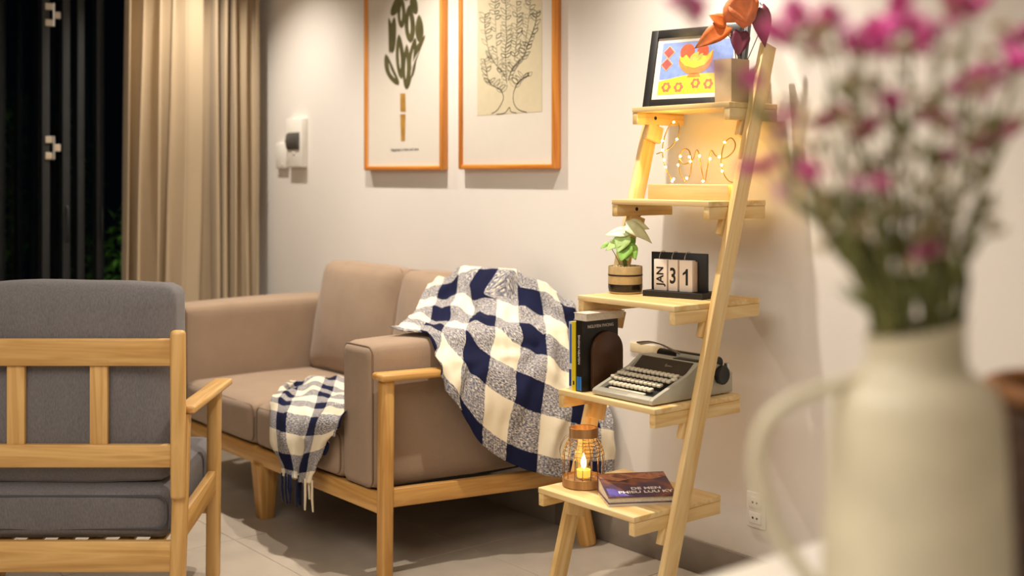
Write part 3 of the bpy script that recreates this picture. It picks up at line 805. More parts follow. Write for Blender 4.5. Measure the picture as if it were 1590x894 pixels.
def plastic_pages(name='pages'):
    return plain(name, '#e6dcc8', 0.9, var=0.12, scale=160)
MPAGE = plastic_pages()
def art(name, cols, scale=10, rough=0.35):
    m, nt, b = base(name); tc = N(nt, 'ShaderNodeTexCoord'); nz = N(nt, 'ShaderNodeTexNoise')
    nz.inputs['Scale'].default_value = scale; nz.inputs['Detail'].default_value = 5; nz.inputs['Distortion'].default_value = 0.8
    nt.links.new(tc.outputs['Object'], nz.inputs['Vector']); rp = N(nt, 'ShaderNodeValToRGB'); e = rp.color_ramp.elements
    e[0].position = 0.32; e[0].color = lin(cols[0]); e[1].position = 0.68; e[1].color = lin(cols[-1])
    for k, c in enumerate(cols[1:-1]):
        q = e.new(0.32 + 0.36 * (k + 1) / (len(cols) - 1)); q.color = lin(c)
    nt.links.new(nz.outputs[0], rp.inputs[0]); nt.links.new(rp.outputs[0], b.inputs['Base Color']); b.inputs['Roughness'].default_value = rough
    return m
U = Vector((0.51, 0.86, 0)).normalized(); Wd = Vector((-U.y, U.x, 0))
BMx = frame((-2.378, 2.282, SZ[0]), U, Wd, (0, 0, 1))
bk2 = thing('flat_book', (-2.378, 2.282, SZ[0]), 'thin white paperback lying under the purple book on the lowest shelf board', 'book', 'books lying on the lowest board')
box('cover', 0, 0.195, 0, 0.135, 0, 0.008, plain('white_cover', '#e8e1dc', 0.4), bk2, bevel=0.001, M=BMx)
bk1 = thing('lying_book', (-2.378, 2.282, SZ[0] + 0.008), 'purple-brown storybook lying on the lowest shelf board beside the lantern', 'book', 'books lying on the lowest board')
ca = math.radians(13)
MC1 = art('storybook_cover', ('#2a2036', '#4b3a5e', '#5a4150', '#8d5a48', '#3b2a3c'), 9)
def wedge(name, x0, x1, y0, y1, f0, b0, f1, b1, mat, parent):
    bm = bmesh.new()
    vs = [bm.verts.new(p) for p in ((x0, y0, f0), (x1, y0, f0), (x1, y1, b0), (x0, y1, b0), (x0, y0, f1), (x1, y0, f1), (x1, y1, b1), (x0, y1, b1))]
    for q in ((0, 3, 2, 1), (4, 5, 6, 7), (0, 1, 5, 4), (1, 2, 6, 5), (2, 3, 7, 6), (3, 0, 4, 7)): bm.faces.new([vs[i] for i in q])
    return put(name, bm, mat, parent, BMx)
z0 = 0.0082
wedge('back_cover', -0.002, 0.197, -0.003, 0.140, z0, z0, z0 + 0.002, z0 + 0.002, MC1, bk1)
wedge('page_block', 0.002, 0.193, 0.001, 0.137, z0 + 0.002, z0 + 0.002, z0 + 0.016, z0 + 0.046, MPAGE, bk1)
fc = wedge('front_cover', -0.002, 0.197, -0.004, 0.140, z0 + 0.0162, z0 + 0.0468, z0 + 0.0185, z0 + 0.0490, MC1, bk1)
wedge('spine', -0.002, 0.197, 0.1375, 0.1405, z0 + 0.002, z0 + 0.002, z0 + 0.0165, z0 + 0.0468, MC1, bk1)
sl = math.atan2(0.0305, 0.144)
TMx = BMx @ T(0, -0.004, z0 + 0.0187) @ Matrix.Rotation(sl, 4, 'X')
MTXT = plain('white_print', '#f2ece6', 0.6)
text('title', 'DE MEN', 0.019, MTXT, fc, TMx @ T(0.118, 0.047, 0.0004), sx=1.3, bold=0.0004)
text('title', 'PHIEU LUU KY', 0.019, MTXT, fc, TMx @ T(0.112, 0.026, 0.0004), sx=1.3, bold=0.0004)
flat('cover_art', [[(0.004, 0.006), (0.06, 0.006), (0.042, 0.035), (0.025, 0.05), (0.004, 0.055)]], art('blue_art', ('#4a3f8f', '#6a63b5', '#8d7ec0'), 30), fc, TMx @ T(0, 0, 0.0003))
flat('cover_art', [[(0.0, 0.142), (0.196, 0.142), (0.196, 0.118), (0.15, 0.10), (0.10, 0.112), (0.05, 0.095), (0.0, 0.115)]], art('rust_art', ('#8a5a45', '#b98265', '#6a4038'), 25), fc, TMx @ T(0, 0, 0.0003))

# ------------------------------------------------------------------ second board: books, bookend, typewriter
z = SZ[1]
def std_book(name, x0, x1, y0, dep, h, mat, label, pg=True):
    t = thing(name, ((x0 + x1) / 2, y0, z), label, 'book', 'books on the second board')
    c = 0.0015
    box('cover', x0, x0 + c, y0, y0 + dep, z, z + h, mat, t, bevel=0)
    box('cover', x1 - c, x1, y0, y0 + dep, z, z + h, mat, t, bevel=0)
    sp = box('spine', x0 + c, x1 - c, y0, y0 + c, z, z + h, mat, t, bevel=0)
    box('page_block', x0 + c, x1 - c, y0 + c, y0 + dep - 0.003, z + 0.002, z + h - 0.003, MPAGE, t, bevel=0)
    return t, sp
MB1 = plain('pale_blue_cover', '#d9dbe0', 0.4); MYEL = plain('yellow_cover', '#e8cf1e', 0.4, var=0.03); MBC = plain('black_cover', '#171512', 0.35)
MBLU = plain('blue_print', '#3b62b8', 0.5); MBLU2 = plain('bright_blue_print', '#2f7fd0', 0.5)
SPM = lambda x, y, zz: frame((x, y, zz), (1, 0, 0), (0, 0, 1), (0, -1, 0))
SPV = lambda x, y, zz: frame((x, y, zz), (0, 0, 1), (-1, 0, 0), (0, -1, 0))
b1, s1 = std_book('standing_book', -2.634, -2.619, 2.363, 0.14, 0.205, MB1, 'pale paperback with a blue spine panel, leftmost of the upright books')
flat('spine_panel', [[(-0.0045, 0.08), (0.0045, 0.08), (0.0045, 0.198), (-0.0045, 0.198)]], MBLU, s1, SPM(-2.6265, 2.3628, z))
flat('spine_panel', [[(-0.007, 0.012), (0.003, 0.012), (0.003, 0.062), (-0.007, 0.062)]], plain('navy_print', '#24397c', 0.5), s1, SPM(-2.6265, 2.3628, z))
b2, s2 = std_book('standing_book', -2.618, -2.602, 2.360, 0.14, 0.206, MYEL, 'yellow paperback standing between the pale and the black book')
flat('spine_panel', [[(-0.003, 0.018), (0.003, 0.018), (0.003, 0.030), (-0.003, 0.030)]], MBC, s2, SPM(-2.610, 2.3597, z))
b3, s3 = std_book('standing_book', -2.601, -2.575, 2.362, 0.148, 0.212, MBC, 'black book with white lettering standing against the brown bookend')
text('spine_title', 'NGUYEN PHONG', 0.011, MTXT, s3, SPV(-2.588, 2.3617, z + 0.125))
flat('spine_panel', [[(-0.010, 0.004), (-0.001, 0.004), (-0.001, 0.045), (-0.010, 0.045)], [(0.001, 0.004), (0.010, 0.004), (0.010, 0.045), (0.001, 0.045)]], MBLU2, s3, SPM(-2.588, 2.3617, z))
text('cover_title', 'NGUYEN PHONG', 0.0135, MTXT, b3, frame((-2.5747, 2.438, z + 0.192), (0, 1, 0), (0, 0, 1), (1, 0, 0)))
b4 = thing('top_book', (-2.59, 2.44, z + 0.212), 'pale book lying flat on top of the upright books', 'book', 'books on the second board')
zt = z + 0.2122
MPK = plain('pale_pink_cover', '#e4d2c4', 0.5)
box('cover', -2.612, -2.556, 2.362, 2.520, zt, zt + 0.002, MPK, b4, bevel=0)
box('page_block', -2.610, -2.558, 2.364, 2.518, zt + 0.002, zt + 0.020, MPAGE, b4, bevel=0)
box('cover', -2.612, -2.556, 2.362, 2.520, zt + 0.020, zt + 0.022, MPK, b4, bevel=0)
MBROWN = plain('dark_walnut', '#4d3220', 0.3, var=0.15, scale=9)
arch = [(0, 0), (0.125, 0)] + [(0.0625 + 0.0625 * math.cos(a), 0.115 + 0.060 * math.sin(a)) for a in [PI * k / 18 for k in range(19)]]
be = thing('bookend', (-2.565, 2.46, z), 'dark brown arched wooden bookend leaning on the black book', 'bookend')
BE = frame((-2.574, 2.395, z + 0.0001), (0, 1, 0), (0, 0, 1), (1, 0, 0))
prism('arch_panel', arch, 0.012, MBROWN, be, BE, bevel=0.002)
box('foot_plate', -2.562, -2.545, 2.405, 2.510, z + 0.0001, z + 0.004, MBROWN, be, bevel=0.001)

MTY = plain('typewriter_grey', '#b9b4a2', 0.45, var=0.03, scale=60, bump=0.05)
MTYD = plain('typewriter_brown_panel', '#3f3830', 0.4, var=0.08)
MKEY = plain('ivory_key', '#e9dfc6', 0.35, var=0.02)
MTYB = plain('typewriter_black', '#141312', 0.5)
ty = thing('typewriter', (-2.41, 2.53, z), 'grey portable typewriter with ivory keys on the second shelf board', 'typewriter')
tx0, tx1, tyy = -2.532, -2.288, 2.362
# local: x across, y depth, z up
def tyM(dx=0, dy=0, dz=0): return T(tx0 + dx, tyy + dy, z + dz)
TW = tx1 - tx0
side = [(0.000, 0.004), (0.340, 0.004), (0.340, 0.060), (0.315, 0.078), (0.250, 0.100), (0.195, 0.102), (0.150, 0.074), (0.010, 0.022), (0.000, 0.016)]
YZ = lambda x: frame((tx0 + x, tyy, z), (0, 1, 0), (0, 0, 1), (1, 0, 0))
prism('side_panel', side, 0.014, MTY, ty, YZ(0), bevel=0.002)
prism('side_panel', side, 0.014, MTY, ty, YZ(TW - 0.014), bevel=0.002)
prism('key_well', [(0.02, 0.004), (0.160, 0.004), (0.160, 0.060), (0.020, 0.014)], TW - 0.028, MTYB, ty, YZ(0.014))
prism('front_lip', [(0.000, 0.004), (0.026, 0.004), (0.026, 0.022), (0.010, 0.022), (0.000, 0.016)], TW - 0.028, MTY, ty, YZ(0.014), bevel=0.001)
cv = prism('top_cover', [(0.150, 0.050), (0.152, 0.066), (0.196, 0.1015), (0.250, 0.0995), (0.250, 0.05)], TW - 0.028, MTY, ty, YZ(0.014))
prism('rear_cover', [(0.250, 0.004), (0.340, 0.004), (0.338, 0.058), (0.314, 0.074), (0.250, 0.074)], TW - 0.028, MTY, ty, YZ(0.014))
ang = math.atan2(0.0355, 0.044)
PNL = frame((tx0 + 0.014, tyy + 0.1522, z + 0.0664), (1, 0, 0), (0, math.cos(ang), math.sin(ang)), (0, -math.sin(ang), math.cos(ang)))
pn = prism('front_panel', [(0.004, 0.000), (TW - 0.034, 0.000), (TW - 0.034, 0.052), (0.004, 0.052)], 0.0015, MTYD, ty, PNL)
tube('badge', spline([(0, 0.004, 0), (0.002, 0.009, 0), (0.004, 0.003, 0), (0.001, 0, 0), (0.008, 0.001, 0), (0.010, 0.004, 0), (0.012, 0.001, 0), (0.015, 0.004, 0), (0.017, 0.001, 0), (0.020, 0.004, 0), (0.023, 0.001, 0), (0.027, 0.003, 0)], 3), 0.0006, plain('badge_silver', '#a9a08c', 0.3), pn, 5, M=PNL @ T(TW * 0.48, 0.024, 0.0019))
box('ribbon_slot', tx0 + 0.13, tx0 + 0.225, tyy + 0.205, tyy + 0.235, z + 0.0995, z + 0.1035, MTYB, ty, bevel=0.001)
# keys: four rows on the slope
bm = bmesh.new(); bm_box(bm, -0.0071, 0.0071, -0.0088, 0.0088, 0, 0.0095, 0.003, 2)
bmesh.ops.recalc_face_normals(bm, faces=bm.faces[:])
key_me = bpy.data.meshes.new('key'); bm.to_mesh(key_me); bm.free(); key_me.materials.append(MKEY)
for q in key_me.polygons: q.use_smooth = True
for rI in range(4):
    yy = 0.050 + rI * 0.0268; zz = 0.014 + (yy - 0.02) * 0.33 + 0.006 + 0.004 * rI * 0.5
    n = (10, 11, 12, 12)[rI]; xo = (0.034, 0.028, 0.022, 0.024)[rI]
    for k in range(n):
        link('key', key_me, None, ty, tyM(xo + k * 0.0173, yy, zz) @ Matrix.Rotation(0.22, 4, 'X'))
box('space_bar', tx0 + 0.040, tx0 + 0.185, tyy + 0.0275, tyy + 0.0385, z + 0.018, z + 0.026, MKEY, ty, bevel=0.003)
for dx, dy in ((0.016, 0.074), (0.018, 0.099), (TW - 0.021, 0.112)):
    link('key', key_me, None, ty, tyM(dx, dy, 0.020 + dy * 0.33))
# carriage
tube('platen_roller', [(tx0 + 0.004, tyy + 0.285, z + 0.094), (tx1 - 0.004, tyy + 0.285, z + 0.094)], 0.017, MTYB, ty, 24)
box('paper_table', tx0 + 0.02, tx1 - 0.02, tyy + 0.300, tyy + 0.312, z + 0.072, z + 0.108, MTY, ty, bevel=0.002)
box('carriage_rail', tx0 + 0.10, tx1 - 0.004, tyy + 0.252, tyy + 0.262, z + 0.098, z + 0.110, MTY, ty, bevel=0.002)
kn = lathe('platen_knob', [(0.008, -0.004), (0.008, 0.0), (0.026, 0.002), (0.028, 0.006), (0.028, 0.016), (0.024, 0.019), (0.012, 0.016)], MTYB, ty, 14, frame((tx1 - 0.003, tyy + 0.285, z + 0.060), (0, 1, 0), (0, 0, 1), (1, 0, 0)), sharp=25)
box('release_lever', tx1 - 0.004, tx1 + 0.010, tyy + 0.305, tyy + 0.318, z + 0.062, z + 0.092, MSTEEL, ty, bevel=0.002)
lev = [Vector(p) for p in ((tx0 + 0.115, tyy + 0.255, z + 0.108), (tx0 + 0.085, tyy + 0.250, z + 0.118), (tx0 + 0.045, tyy + 0.245, z + 0.130), (tx0 + 0.005, tyy + 0.238, z + 0.133), (tx0 - 0.035, tyy + 0.230, z + 0.126))]
bm = bmesh.new(); L5 = spline(lev, 5); R = []
for i, p in enumerate(L5):
    t = i / (len(L5) - 1); w = 0.004 + 0.006 * t
    R.append([bm.verts.new(p + Vector((0.0, a * w, b * 0.002 - a * 0.004 * t))) for a, b in ((-1, -1), (1, -1), (1, 1), (-1, 1))])
for A_, B_ in zip(R, R[1:]):
    for k in range(4): bm.faces.new((A_[k], A_[(k + 1) % 4], B_[(k + 1) % 4], B_[k]))
bm.faces.new(R[0]); bm.faces.new(R[-1][::-1])
smooth_angle(put('return_lever', bm, plain('lever_grey', '#7f7768', 0.3, metal=0.5), ty), 40)
for dx in (0.02, TW - 0.02):
    for dy in (0.03, 0.31):
        lathe('rubber_foot', [(0.008, 0), (0.007, 0.0045)], MTYB, ty, 12, tyM(dx, dy, 0))

# ------------------------------------------------------------------ third board: potted plant, calendar
z = SZ[2]
px_, py_ = -2.612, 2.578
MSAND = plain('sand_pot', '#c6ab78', 0.7, var=0.10, scale=60, bump=0.1)
MDK = plain('pot_dark_glaze', '#241c16', 0.25, var=0.2)
pt_ = thing('potted_plant', (px_, py_, z), 'small striped pot with a variegated leafy plant on the third board', 'potted plant')
PM = T(px_, py_, z)
lathe('pot', [(0.046, 0.0), (0.051, 0.006), (0.053, 0.020), (0.053, 0.082), (0.052, 0.085), (0.049, 0.085), (0.048, 0.070), (0.001, 0.070)], MSAND, pt_, 40, PM)
lathe('glaze_band', [(0.0512, 0.0065), (0.0534, 0.018), (0.0534, 0.030), (0.0525, 0.030)], MDK, pt_, 40, PM, cap=False)
lathe('stripe', [(0.0534, 0.055), (0.0537, 0.056), (0.0537, 0.0595), (0.0534, 0.0605)], plain('brown_stripe', '#3a231b', 0.5), pt_, 40, PM, cap=False)
bm = bmesh.new(); rnd = random.Random(11)
for _ in range(70):
    a, r = rnd.uniform(0, 2 * PI), 0.045 * math.sqrt(rnd.random())
    m_ = T(r * math.cos(a), r * math.sin(a), 0.072 + rnd.uniform(0, 0.010)) @ Matrix.Diagonal((rnd.uniform(.7, 1.4), rnd.uniform(.7, 1.4), .7, 1))
    bmesh.ops.create_icosphere(bm, subdivisions=1, radius=0.0048, matrix=m_)
pb = put('pebbles', bm, plain('pebble', '#cbb792', 0.8, var=0.4, scale=90), pt_, PM, smooth=True); pb['kind'] = 'stuff'
MLG = plain('green_leaf', '#8fbf55', 0.4, var=0.35, scale=40)
MLW = plain('pale_leaf', '#e4ecc0', 0.45, var=0.10, scale=40)
def leaf_mesh(bm, base_, d, L, W, droop=0.25, cup=0.18, up=Vector((0, 0, 1)), lobes=0.25, nu=8):
    d = d.normalized(); s = d.cross(up); s = s.normalized() if s.length > 1e-4 else Vector((1, 0, 0)); n = s.cross(d)
    rows_ = []
    for i in range(nu + 1):
        t = i / nu; w = W / 2 * (math.sin(PI * min(1, 0.06 + t * 0.94) ** 0.62)) if t < 1 else 0
        c = base_ + d * (L * t) - n * (droop * L * t * t)
        back = -d * (lobes * L * 0.35 * (1 - t) ** 3)
        rows_.append([bm.verts.new(c + s * w * a + n * (cup * w * abs(a)) + back * abs(a)) for a in (-1, -0.5, 0, 0.5, 1)])
    for A_, B_ in zip(rows_, rows_[1:]):
        for k in range(4):
            try: bm.faces.new((A_[k], A_[k + 1], B_[k + 1], B_[k]))
            except Exception: pass
def leaf_part(name, base_, d, L, W, mat, parent, stem_from=None, **k):
    bm = bmesh.new(); leaf_mesh(bm, Vector(base_), Vector(d), L, W, **k)
    bmesh.ops.remove_doubles(bm, verts=bm.verts[:], dist=1e-6)
    o = put(name, bm, mat, parent, None, smooth=True)
    md = o.modifiers.new('thick', 'SOLIDIFY'); md.thickness = 0.0006
    return o
rt = Vector((px_, py_, z + 0.075))
MST = plain('leaf_stalk', '#6f8a48', 0.5)
R_, V_ = RIGHT, VIEW
def off(r, v, u): return rt + R_ * r + V_ * v + Vector((0, 0, u))
MLL = plain('light_green_leaf', '#b9d884', 0.4, var=0.2)
pd = rt.dot(VIEW)
for (bx0, by0), (tx_, ty_), dv, W, mat, dr_ in (
        ((972, 350), (1016, 366), -0.03, 0.052, MLW, 0.45), ((980, 348), (1010, 352), 0.01, 0.045, MLW, 0.2), ((975, 360), (940, 362), -0.02, 0.040, MLW, 0.15),
        ((966, 372), (940, 386), -0.03, 0.040, MLL, 0.2), ((970, 366), (958, 392), -0.04, 0.050, MLL, 0.1), ((972, 380), (964, 405), -0.05, 0.052, MLG, 0.1),
        ((976, 382), (988, 402), -0.04, 0.046, MLG, 0.15), ((966, 388), (976, 404), -0.045, 0.040, MLL, 0.1), ((945, 378), (932, 384), -0.01, 0.016, MLG, 0.3), ((975, 372), (984, 388), 0.0, 0.045, MLG, 0.2)):
    p0, p1_ = at(bx0, by0, pd + dv * 0.4), at(tx_, ty_, pd + dv)
    leaf_part('leaf', p0, p1_ - p0, (p1_ - p0).length, W, mat, pt_, droop=dr_, up=-VIEW * 0.8 + Vector((0, 0, 0.7)))
    tube('stalk', spline([rt + RIGHT * ((bx0 - 968) * 0.0004) - Vector((0, 0, 0.004)), (rt + p0) / 2 - RIGHT * 0.003, p0], 4), 0.0012, MST, pt_, 6)

CU = Vector((0.975, 0.222, 0)); CV = Vector((-0.222, 0.975, 0))
CAL = frame((-2.520, 2.560, z), CU, CV, (0, 0, 1))
ca_ = thing('flip_calendar', (-2.42, 2.6, z), 'black desk flip calendar with white cards reading JAN 31', 'calendar')
bm = bmesh.new()
vs = [bm.verts.new(p) for p in ((0, 0, 0), (0.205, 0, 0), (0.205, 0.095, 0), (0, 0.095, 0), (0, 0, 0.018), (0.205, 0, 0.018), (0.205, 0.095, 0.018), (0, 0.095, 0.018))]
for q in ((0, 3, 2, 1), (4, 5, 6, 7), (0, 1, 5, 4), (1, 2, 6, 5), (2, 3, 7, 6), (3, 0, 4, 7)): bm.faces.new([vs[i] for i in q])
bmesh.ops.bevel(bm, geom=bm.edges[:], offset=0.0015, segments=2, profile=0.5, affect='EDGES')
put('base', bm, MBLK, ca_, CAL)
box('back_board', 0.000, 0.192, 0.052, 0.062, 0.018, 0.132, MBLK, ca_, bevel=0.001, M=CAL)
MCARD = plain('card_white', '#efe2d6', 0.7, var=0.02)
MCTX = plain('card_ink', '#141210', 0.6)
for nm, xa, xb, ss in (('month_card', 0.028, 0.073, 'JAN'), ('day_card', 0.078, 0.110, '3'), ('day_card', 0.116, 0.160, '1')):
    c_ = box(nm, xa, xb, 0.020, 0.040, 0.0185, 0.112, MCARD, ca_, bevel=0.001, M=CAL)
    ed = box('card_stack', xa + 0.002, xb + 0.002, 0.0405, 0.050, 0.0185, 0.108, plain('card_edge', '#d8b8a2', 0.7), ca_, bevel=0.0005, M=CAL)
    fm = CAL @ frame(((xa + xb) / 2, 0.0197, 0.062), (1, 0, 0), (0, 0, 1), (0, -1, 0))
    if ss == 'JAN': text('lettering', ss, 0.034, MCTX, c_, fm @ Matrix.Rotation(PI / 2, 4, 'Z'), bold=0.0007)
    elif ss == '3': text('lettering', ss, 0.066, MCTX, c_, fm, bold=0.0012, sx=0.75)
    else: prism('lettering', [(0.0, -0.024), (0.0075, -0.024), (0.0075, 0.025), (0.002, 0.025), (-0.002, 0.018), (-0.010, 0.012), (-0.010, 0.005), (0.0, 0.011)], 0.0003, MCTX, c_, fm)
    xm = (xa + xb) / 2 - 0.006
    rg = [(xm, 0.034 + 0.022 * math.cos(a) + 0.012, 0.112 + 0.024 * math.sin(a)) for a in [2 * PI * k / 20 for k in range(20)]]
    tube('ring', rg, 0.0010, MSTEEL, ca_, 6, True, CAL)

# ------------------------------------------------------------------ fourth board: light-up word
z = SZ[3]
lv = thing('love_lamp', (-2.45, 2.70, z), 'wire word lamp spelling love with tiny lights on a wooden block', 'lamp')
beam('block', (-2.612, 2.702, z + 0.0235), (-2.284, 2.702, z + 0.0235), 0.050, 0.047, wood('peach_wood', '#efc894', '#e2b27a', 0.5), lv, side=(0, 1, 0), bevel=0.002)
MGOLD = plain('gold_wire', '#b99a4a', 0.35, metal=0.7)
def zL(q): return onY(1010 + q[0] / 6.3875, 170 + q[1] / 6.3875, 2.700)
ST = [[(60, 440), (125, 415), (200, 375), (245, 320), (275, 270), (288, 190), (275, 140), (235, 120), (190, 160), (150, 240), (125, 330), (120, 440), (140, 540), (170, 630), (210, 700), (225, 722)],
      [(345, 716), (300, 645), (285, 560), (290, 480), (315, 410), (345, 390), (380, 405), (402, 470), (408, 540), (395, 640), (370, 690), (345, 716)],
      [(290, 495), (330, 540), (395, 520), (430, 480), (455, 405), (475, 420), (490, 500), (515, 640), (540, 716), (560, 600), (585, 480), (605, 405), (640, 450), (680, 480), (710, 490), (770, 465), (825, 410), (842, 345), (820, 295), (785, 285), (740, 330), (712, 410), (700, 520), (715, 600), (745, 670), (790, 716), (855, 720)]]
for s_ in ST:
    tube('letter_wire', spline([zL(q) for q in s_], 5), 0.0019, MGOLD, lv, 6)
MLED = emit('led', '#ffd064', 230)
bm = bmesh.new(); bmesh.ops.create_icosphere(bm, subdivisions=2, radius=0.0030)
led_me = bpy.data.meshes.new('led'); bm.to_mesh(led_me); bm.free(); led_me.materials.append(MLED)
for q in ((235, 125), (265, 295), (122, 310), (125, 405), (140, 500), (155, 570), (235, 690), (220, 710), (300, 465), (390, 470), (400, 515), (280, 550), (365, 680), (525, 710), (490, 460), (595, 490), (685, 470), (740, 325), (708, 550), (715, 610), (855, 710)):
    p = zL(q); link('bead_light', led_me, None, lv, T(p.x, p.y - 0.002, p.z))

# ------------------------------------------------------------------ top board: framed painting, planter
z = SZ[4]
pf = thing('framed_painting', (-2.49, 2.70, z), 'black framed painting of a fruit bowl leaning on the top board', 'picture')
lean = math.atan2(0.060, 0.25)
PFM = T(-2.652, 2.692, z + 0.0003) @ Matrix.Rotation(math.radians(12.5), 4, 'Z') @ Matrix.Rotation(-lean, 4, 'X')      # local x right, z up, y back
PWd, PHt, fw = 0.345, 0.258, 0.026
for nm, a in (('frame_side', (0, fw, 0, PHt)), ('frame_side', (PWd - fw, PWd, 0, PHt)), ('frame_side', (fw, PWd - fw, 0, fw)), ('frame_side', (fw, PWd - fw, PHt - fw, PHt))):
    box(nm, a[0], a[1], 0, 0.018, a[2], a[3], MBLK, pf, bevel=0.0015, M=PFM)
mt = box('mat_board', fw - 0.002, PWd - fw + 0.002, 0.008, 0.012, fw - 0.002, PHt - fw + 0.002, MPAPER, pf, bevel=0, M=PFM)
AR = PFM @ frame((0.045, 0.0077, 0.043), (1, 0, 0), (0, 0, 1), (0, -1, 0))
AW, AH = PWd - 0.09, PHt - 0.086
def ell(cx, cy, rx, ry, n=26, a0=0, a1=2 * PI): return [(cx + rx * math.cos(a0 + (a1 - a0) * k / n), cy + ry * math.sin(a0 + (a1 - a0) * k / n)) for k in range(n + (0 if a1 - a0 >= 2 * PI - 1e-6 else 1))]
pc = lambda n, c: plain(n, c, 0.7, var=0.12, scale=60)
flat('painted_blue', [[(0, 0.05), (AW, 0.05), (AW, AH), (0, AH)]], pc('paint_blue', '#7f96d2'), mt, AR)
flat('painted_table', [[(0, 0), (AW, 0), (AW, 0.060), (AW * 0.7, 0.064), (AW * 0.35, 0.060), (0, 0.044)]], pc('paint_yellow', '#f3d332'), mt, AR @ T(0, 0, 0.0003))
flat('painted_bowl', [ell(0.125, 0.112, 0.060, 0.050, 24, PI, 2 * PI) + [(0.185, 0.135), (0.150, 0.12), (0.10, 0.118), (0.068, 0.128)], [(0.108, 0.066), (0.142, 0.066), (0.150, 0.052), (0.100, 0.052)]], pc('paint_orange', '#e8853a'), mt, AR @ T(0, 0, 0.0006))
flat('painted_fruit', [ell(0.093, 0.138, 0.026, 0.026), ell(0.148, 0.138, 0.020, 0.022)], pc('paint_red', '#e4512f'), mt, AR @ T(0, 0, 0.0007))
flat('painted_rind', [[(0.067, 0.125), (0.078, 0.118), (0.09, 0.128), (0.105, 0.112), (0.12, 0.122), (0.135, 0.112), (0.15, 0.122), (0.165, 0.120), (0.183, 0.140), (0.178, 0.112), (0.16, 0.092), (0.125, 0.082), (0.09, 0.092), (0.072, 0.108)]], pc('paint_gold', '#f4c83a'), mt, AR @ T(0, 0, 0.0010))
flat('painted_leaf', [lens((0.105, 0.105), (0.135, 0.135), 0.022), lens((0.13, 0.105), (0.15, 0.13), 0.016)], pc('paint_green', '#a8ab4a'), mt, AR @ T(0, 0, 0.0013))
for q in ((0.026, 0.140), (0.022, 0.100)):
    flat('painted_diamond', [[(q[0] - 0.023, q[1]), (q[0], q[1] - 0.023), (q[0] + 0.023, q[1]), (q[0], q[1] + 0.023)]], pc('paint_buff', '#d9a878'), mt, AR @ T(0, 0, 0.0006))
    flat('painted_diamond', [[(q[0] - 0.019, q[1]), (q[0], q[1] - 0.019), (q[0] + 0.019, q[1]), (q[0], q[1] + 0.019)]], pc('paint_maroon', '#a8514c'), mt, AR @ T(0, 0, 0.0009))
pet, mid_ = [], []
for q in ((0.030, 0.024), (0.075, 0.022), (0.135, 0.032), (0.180, 0.028), (0.225, 0.030)):
    for k in range(6):
        a = 2 * PI * k / 6; pet.append(ell(q[0] + 0.011 * math.cos(a), q[1] + 0.011 * math.sin(a), 0.0065, 0.0065, 12))
    mid_.append(ell(q[0], q[1], 0.0065, 0.0085, 14))
mpk, mpy = pc('paint_pink', '#e0704e'), pc('paint_yellow2', '#f3d332')
for q in range(5):
    fl5 = flat('painted_flower', pet[q * 6:q * 6 + 6], mpk, mt, AR @ T(0, 0, 0.0007)); fl5['kind'] = 'stuff'
    flat('painted_flower_centre', [mid_[q]], mpy, mt, AR @ T(0, 0, 0.0010))
pl = thing('square_planter', (-2.30, 2.71, z), 'beige square planter with coral and burgundy leaves on the top board', 'potted plant')
MPLN = plain('beige_planter', '#c7ab85', 0.7, var=0.06, scale=20, bump=0.05)
bm = bmesh.new()
a = 0.066
def ring(s, zz): return [bm.verts.new((-2.300 + sx * s / 2 * 0.9, 2.712 + sy * s / 2 * 1.1, z + zz)) for sx, sy in ((-1, -1), (1, -1), (1, 1), (-1, 1))]
rs = [ring(0.070, 0.0005), ring(0.074, 0.128), ring(0.066, 0.128), ring(0.064, 0.105)]
bm.faces.new(rs[0][::-1]); bm.faces.new(rs[-1])
for A_, B_ in zip(rs, rs[1:]):
    for k in range(4): bm.faces.new((A_[k], A_[(k + 1) % 4], B_[(k + 1) % 4], B_[k]))
put('pot', bm, MPLN, pl)
bm = bmesh.new()
bm_box(bm, -2.300 - 0.028, -2.300 + 0.028, 2.712 - 0.034, 2.712 + 0.034, z + 0.1055, z + 0.112, 0.002)
put('soil', bm, MSOIL, pl)
MCOR = plain('coral_leaf', '#ec8452', 0.45, var=0.20, scale=30)
MOR = plain('orange_leaf', '#e0702e', 0.45, var=0.30, scale=40)
MBUR = plain('burgundy_leaf', '#6a2a3c', 0.4, var=0.25, scale=30)
MDST = plain('dark_stalk', '#2a1a1c', 0.5)
pr_ = Vector((-2.303, 2.708, z + 0.11))
def po(x, y, dv=0.0): return at(x, y, pr_.dot(VIEW) + dv)
for bx0, tp, W, mat, dr_ in (((1142, 35), (1165, -25), 0.10, MCOR, -0.1), ((1150, 0), (1166, 38), 0.095, MCOR, 0.1), ((1128, 40), (1080, 72), 0.060, MOR, 0.2), ((1126, 36), (1104, 22), 0.045, MOR, 0.3),
                        ((1150, 50), (1146, 88), 0.060, MBUR, 0.05), ((1178, 12), (1190, 72), 0.062, MBUR, 0.15), ((1168, 18), (1160, 34), 0.035, MBUR, 0.2)):
    p0, p1_ = po(*bx0), po(*tp, dv=-0.015)
    leaf_part('leaf', p0, p1_ - p0, (p1_ - p0).length, W, mat, pl, droop=dr_, up=-VIEW + Vector((0, 0, 0.2)))
for pts in (((1145, 90), (1138, 66), (1124, 48)), ((1148, 90), (1152, 40), (1151, 0)), ((1150, 90), (1154, 45), (1153, -8)), ((1152, 90), (1150, 70), (1150, 50)), ((1155, 90), (1186, 30), (1180, 4))):
    tube('stalk', spline([po(*q) if k else po(*q) - Vector((0, 0, 0.03)) for k, q in enumerate(pts)], 6), 0.0014, MDST, pl, 6)

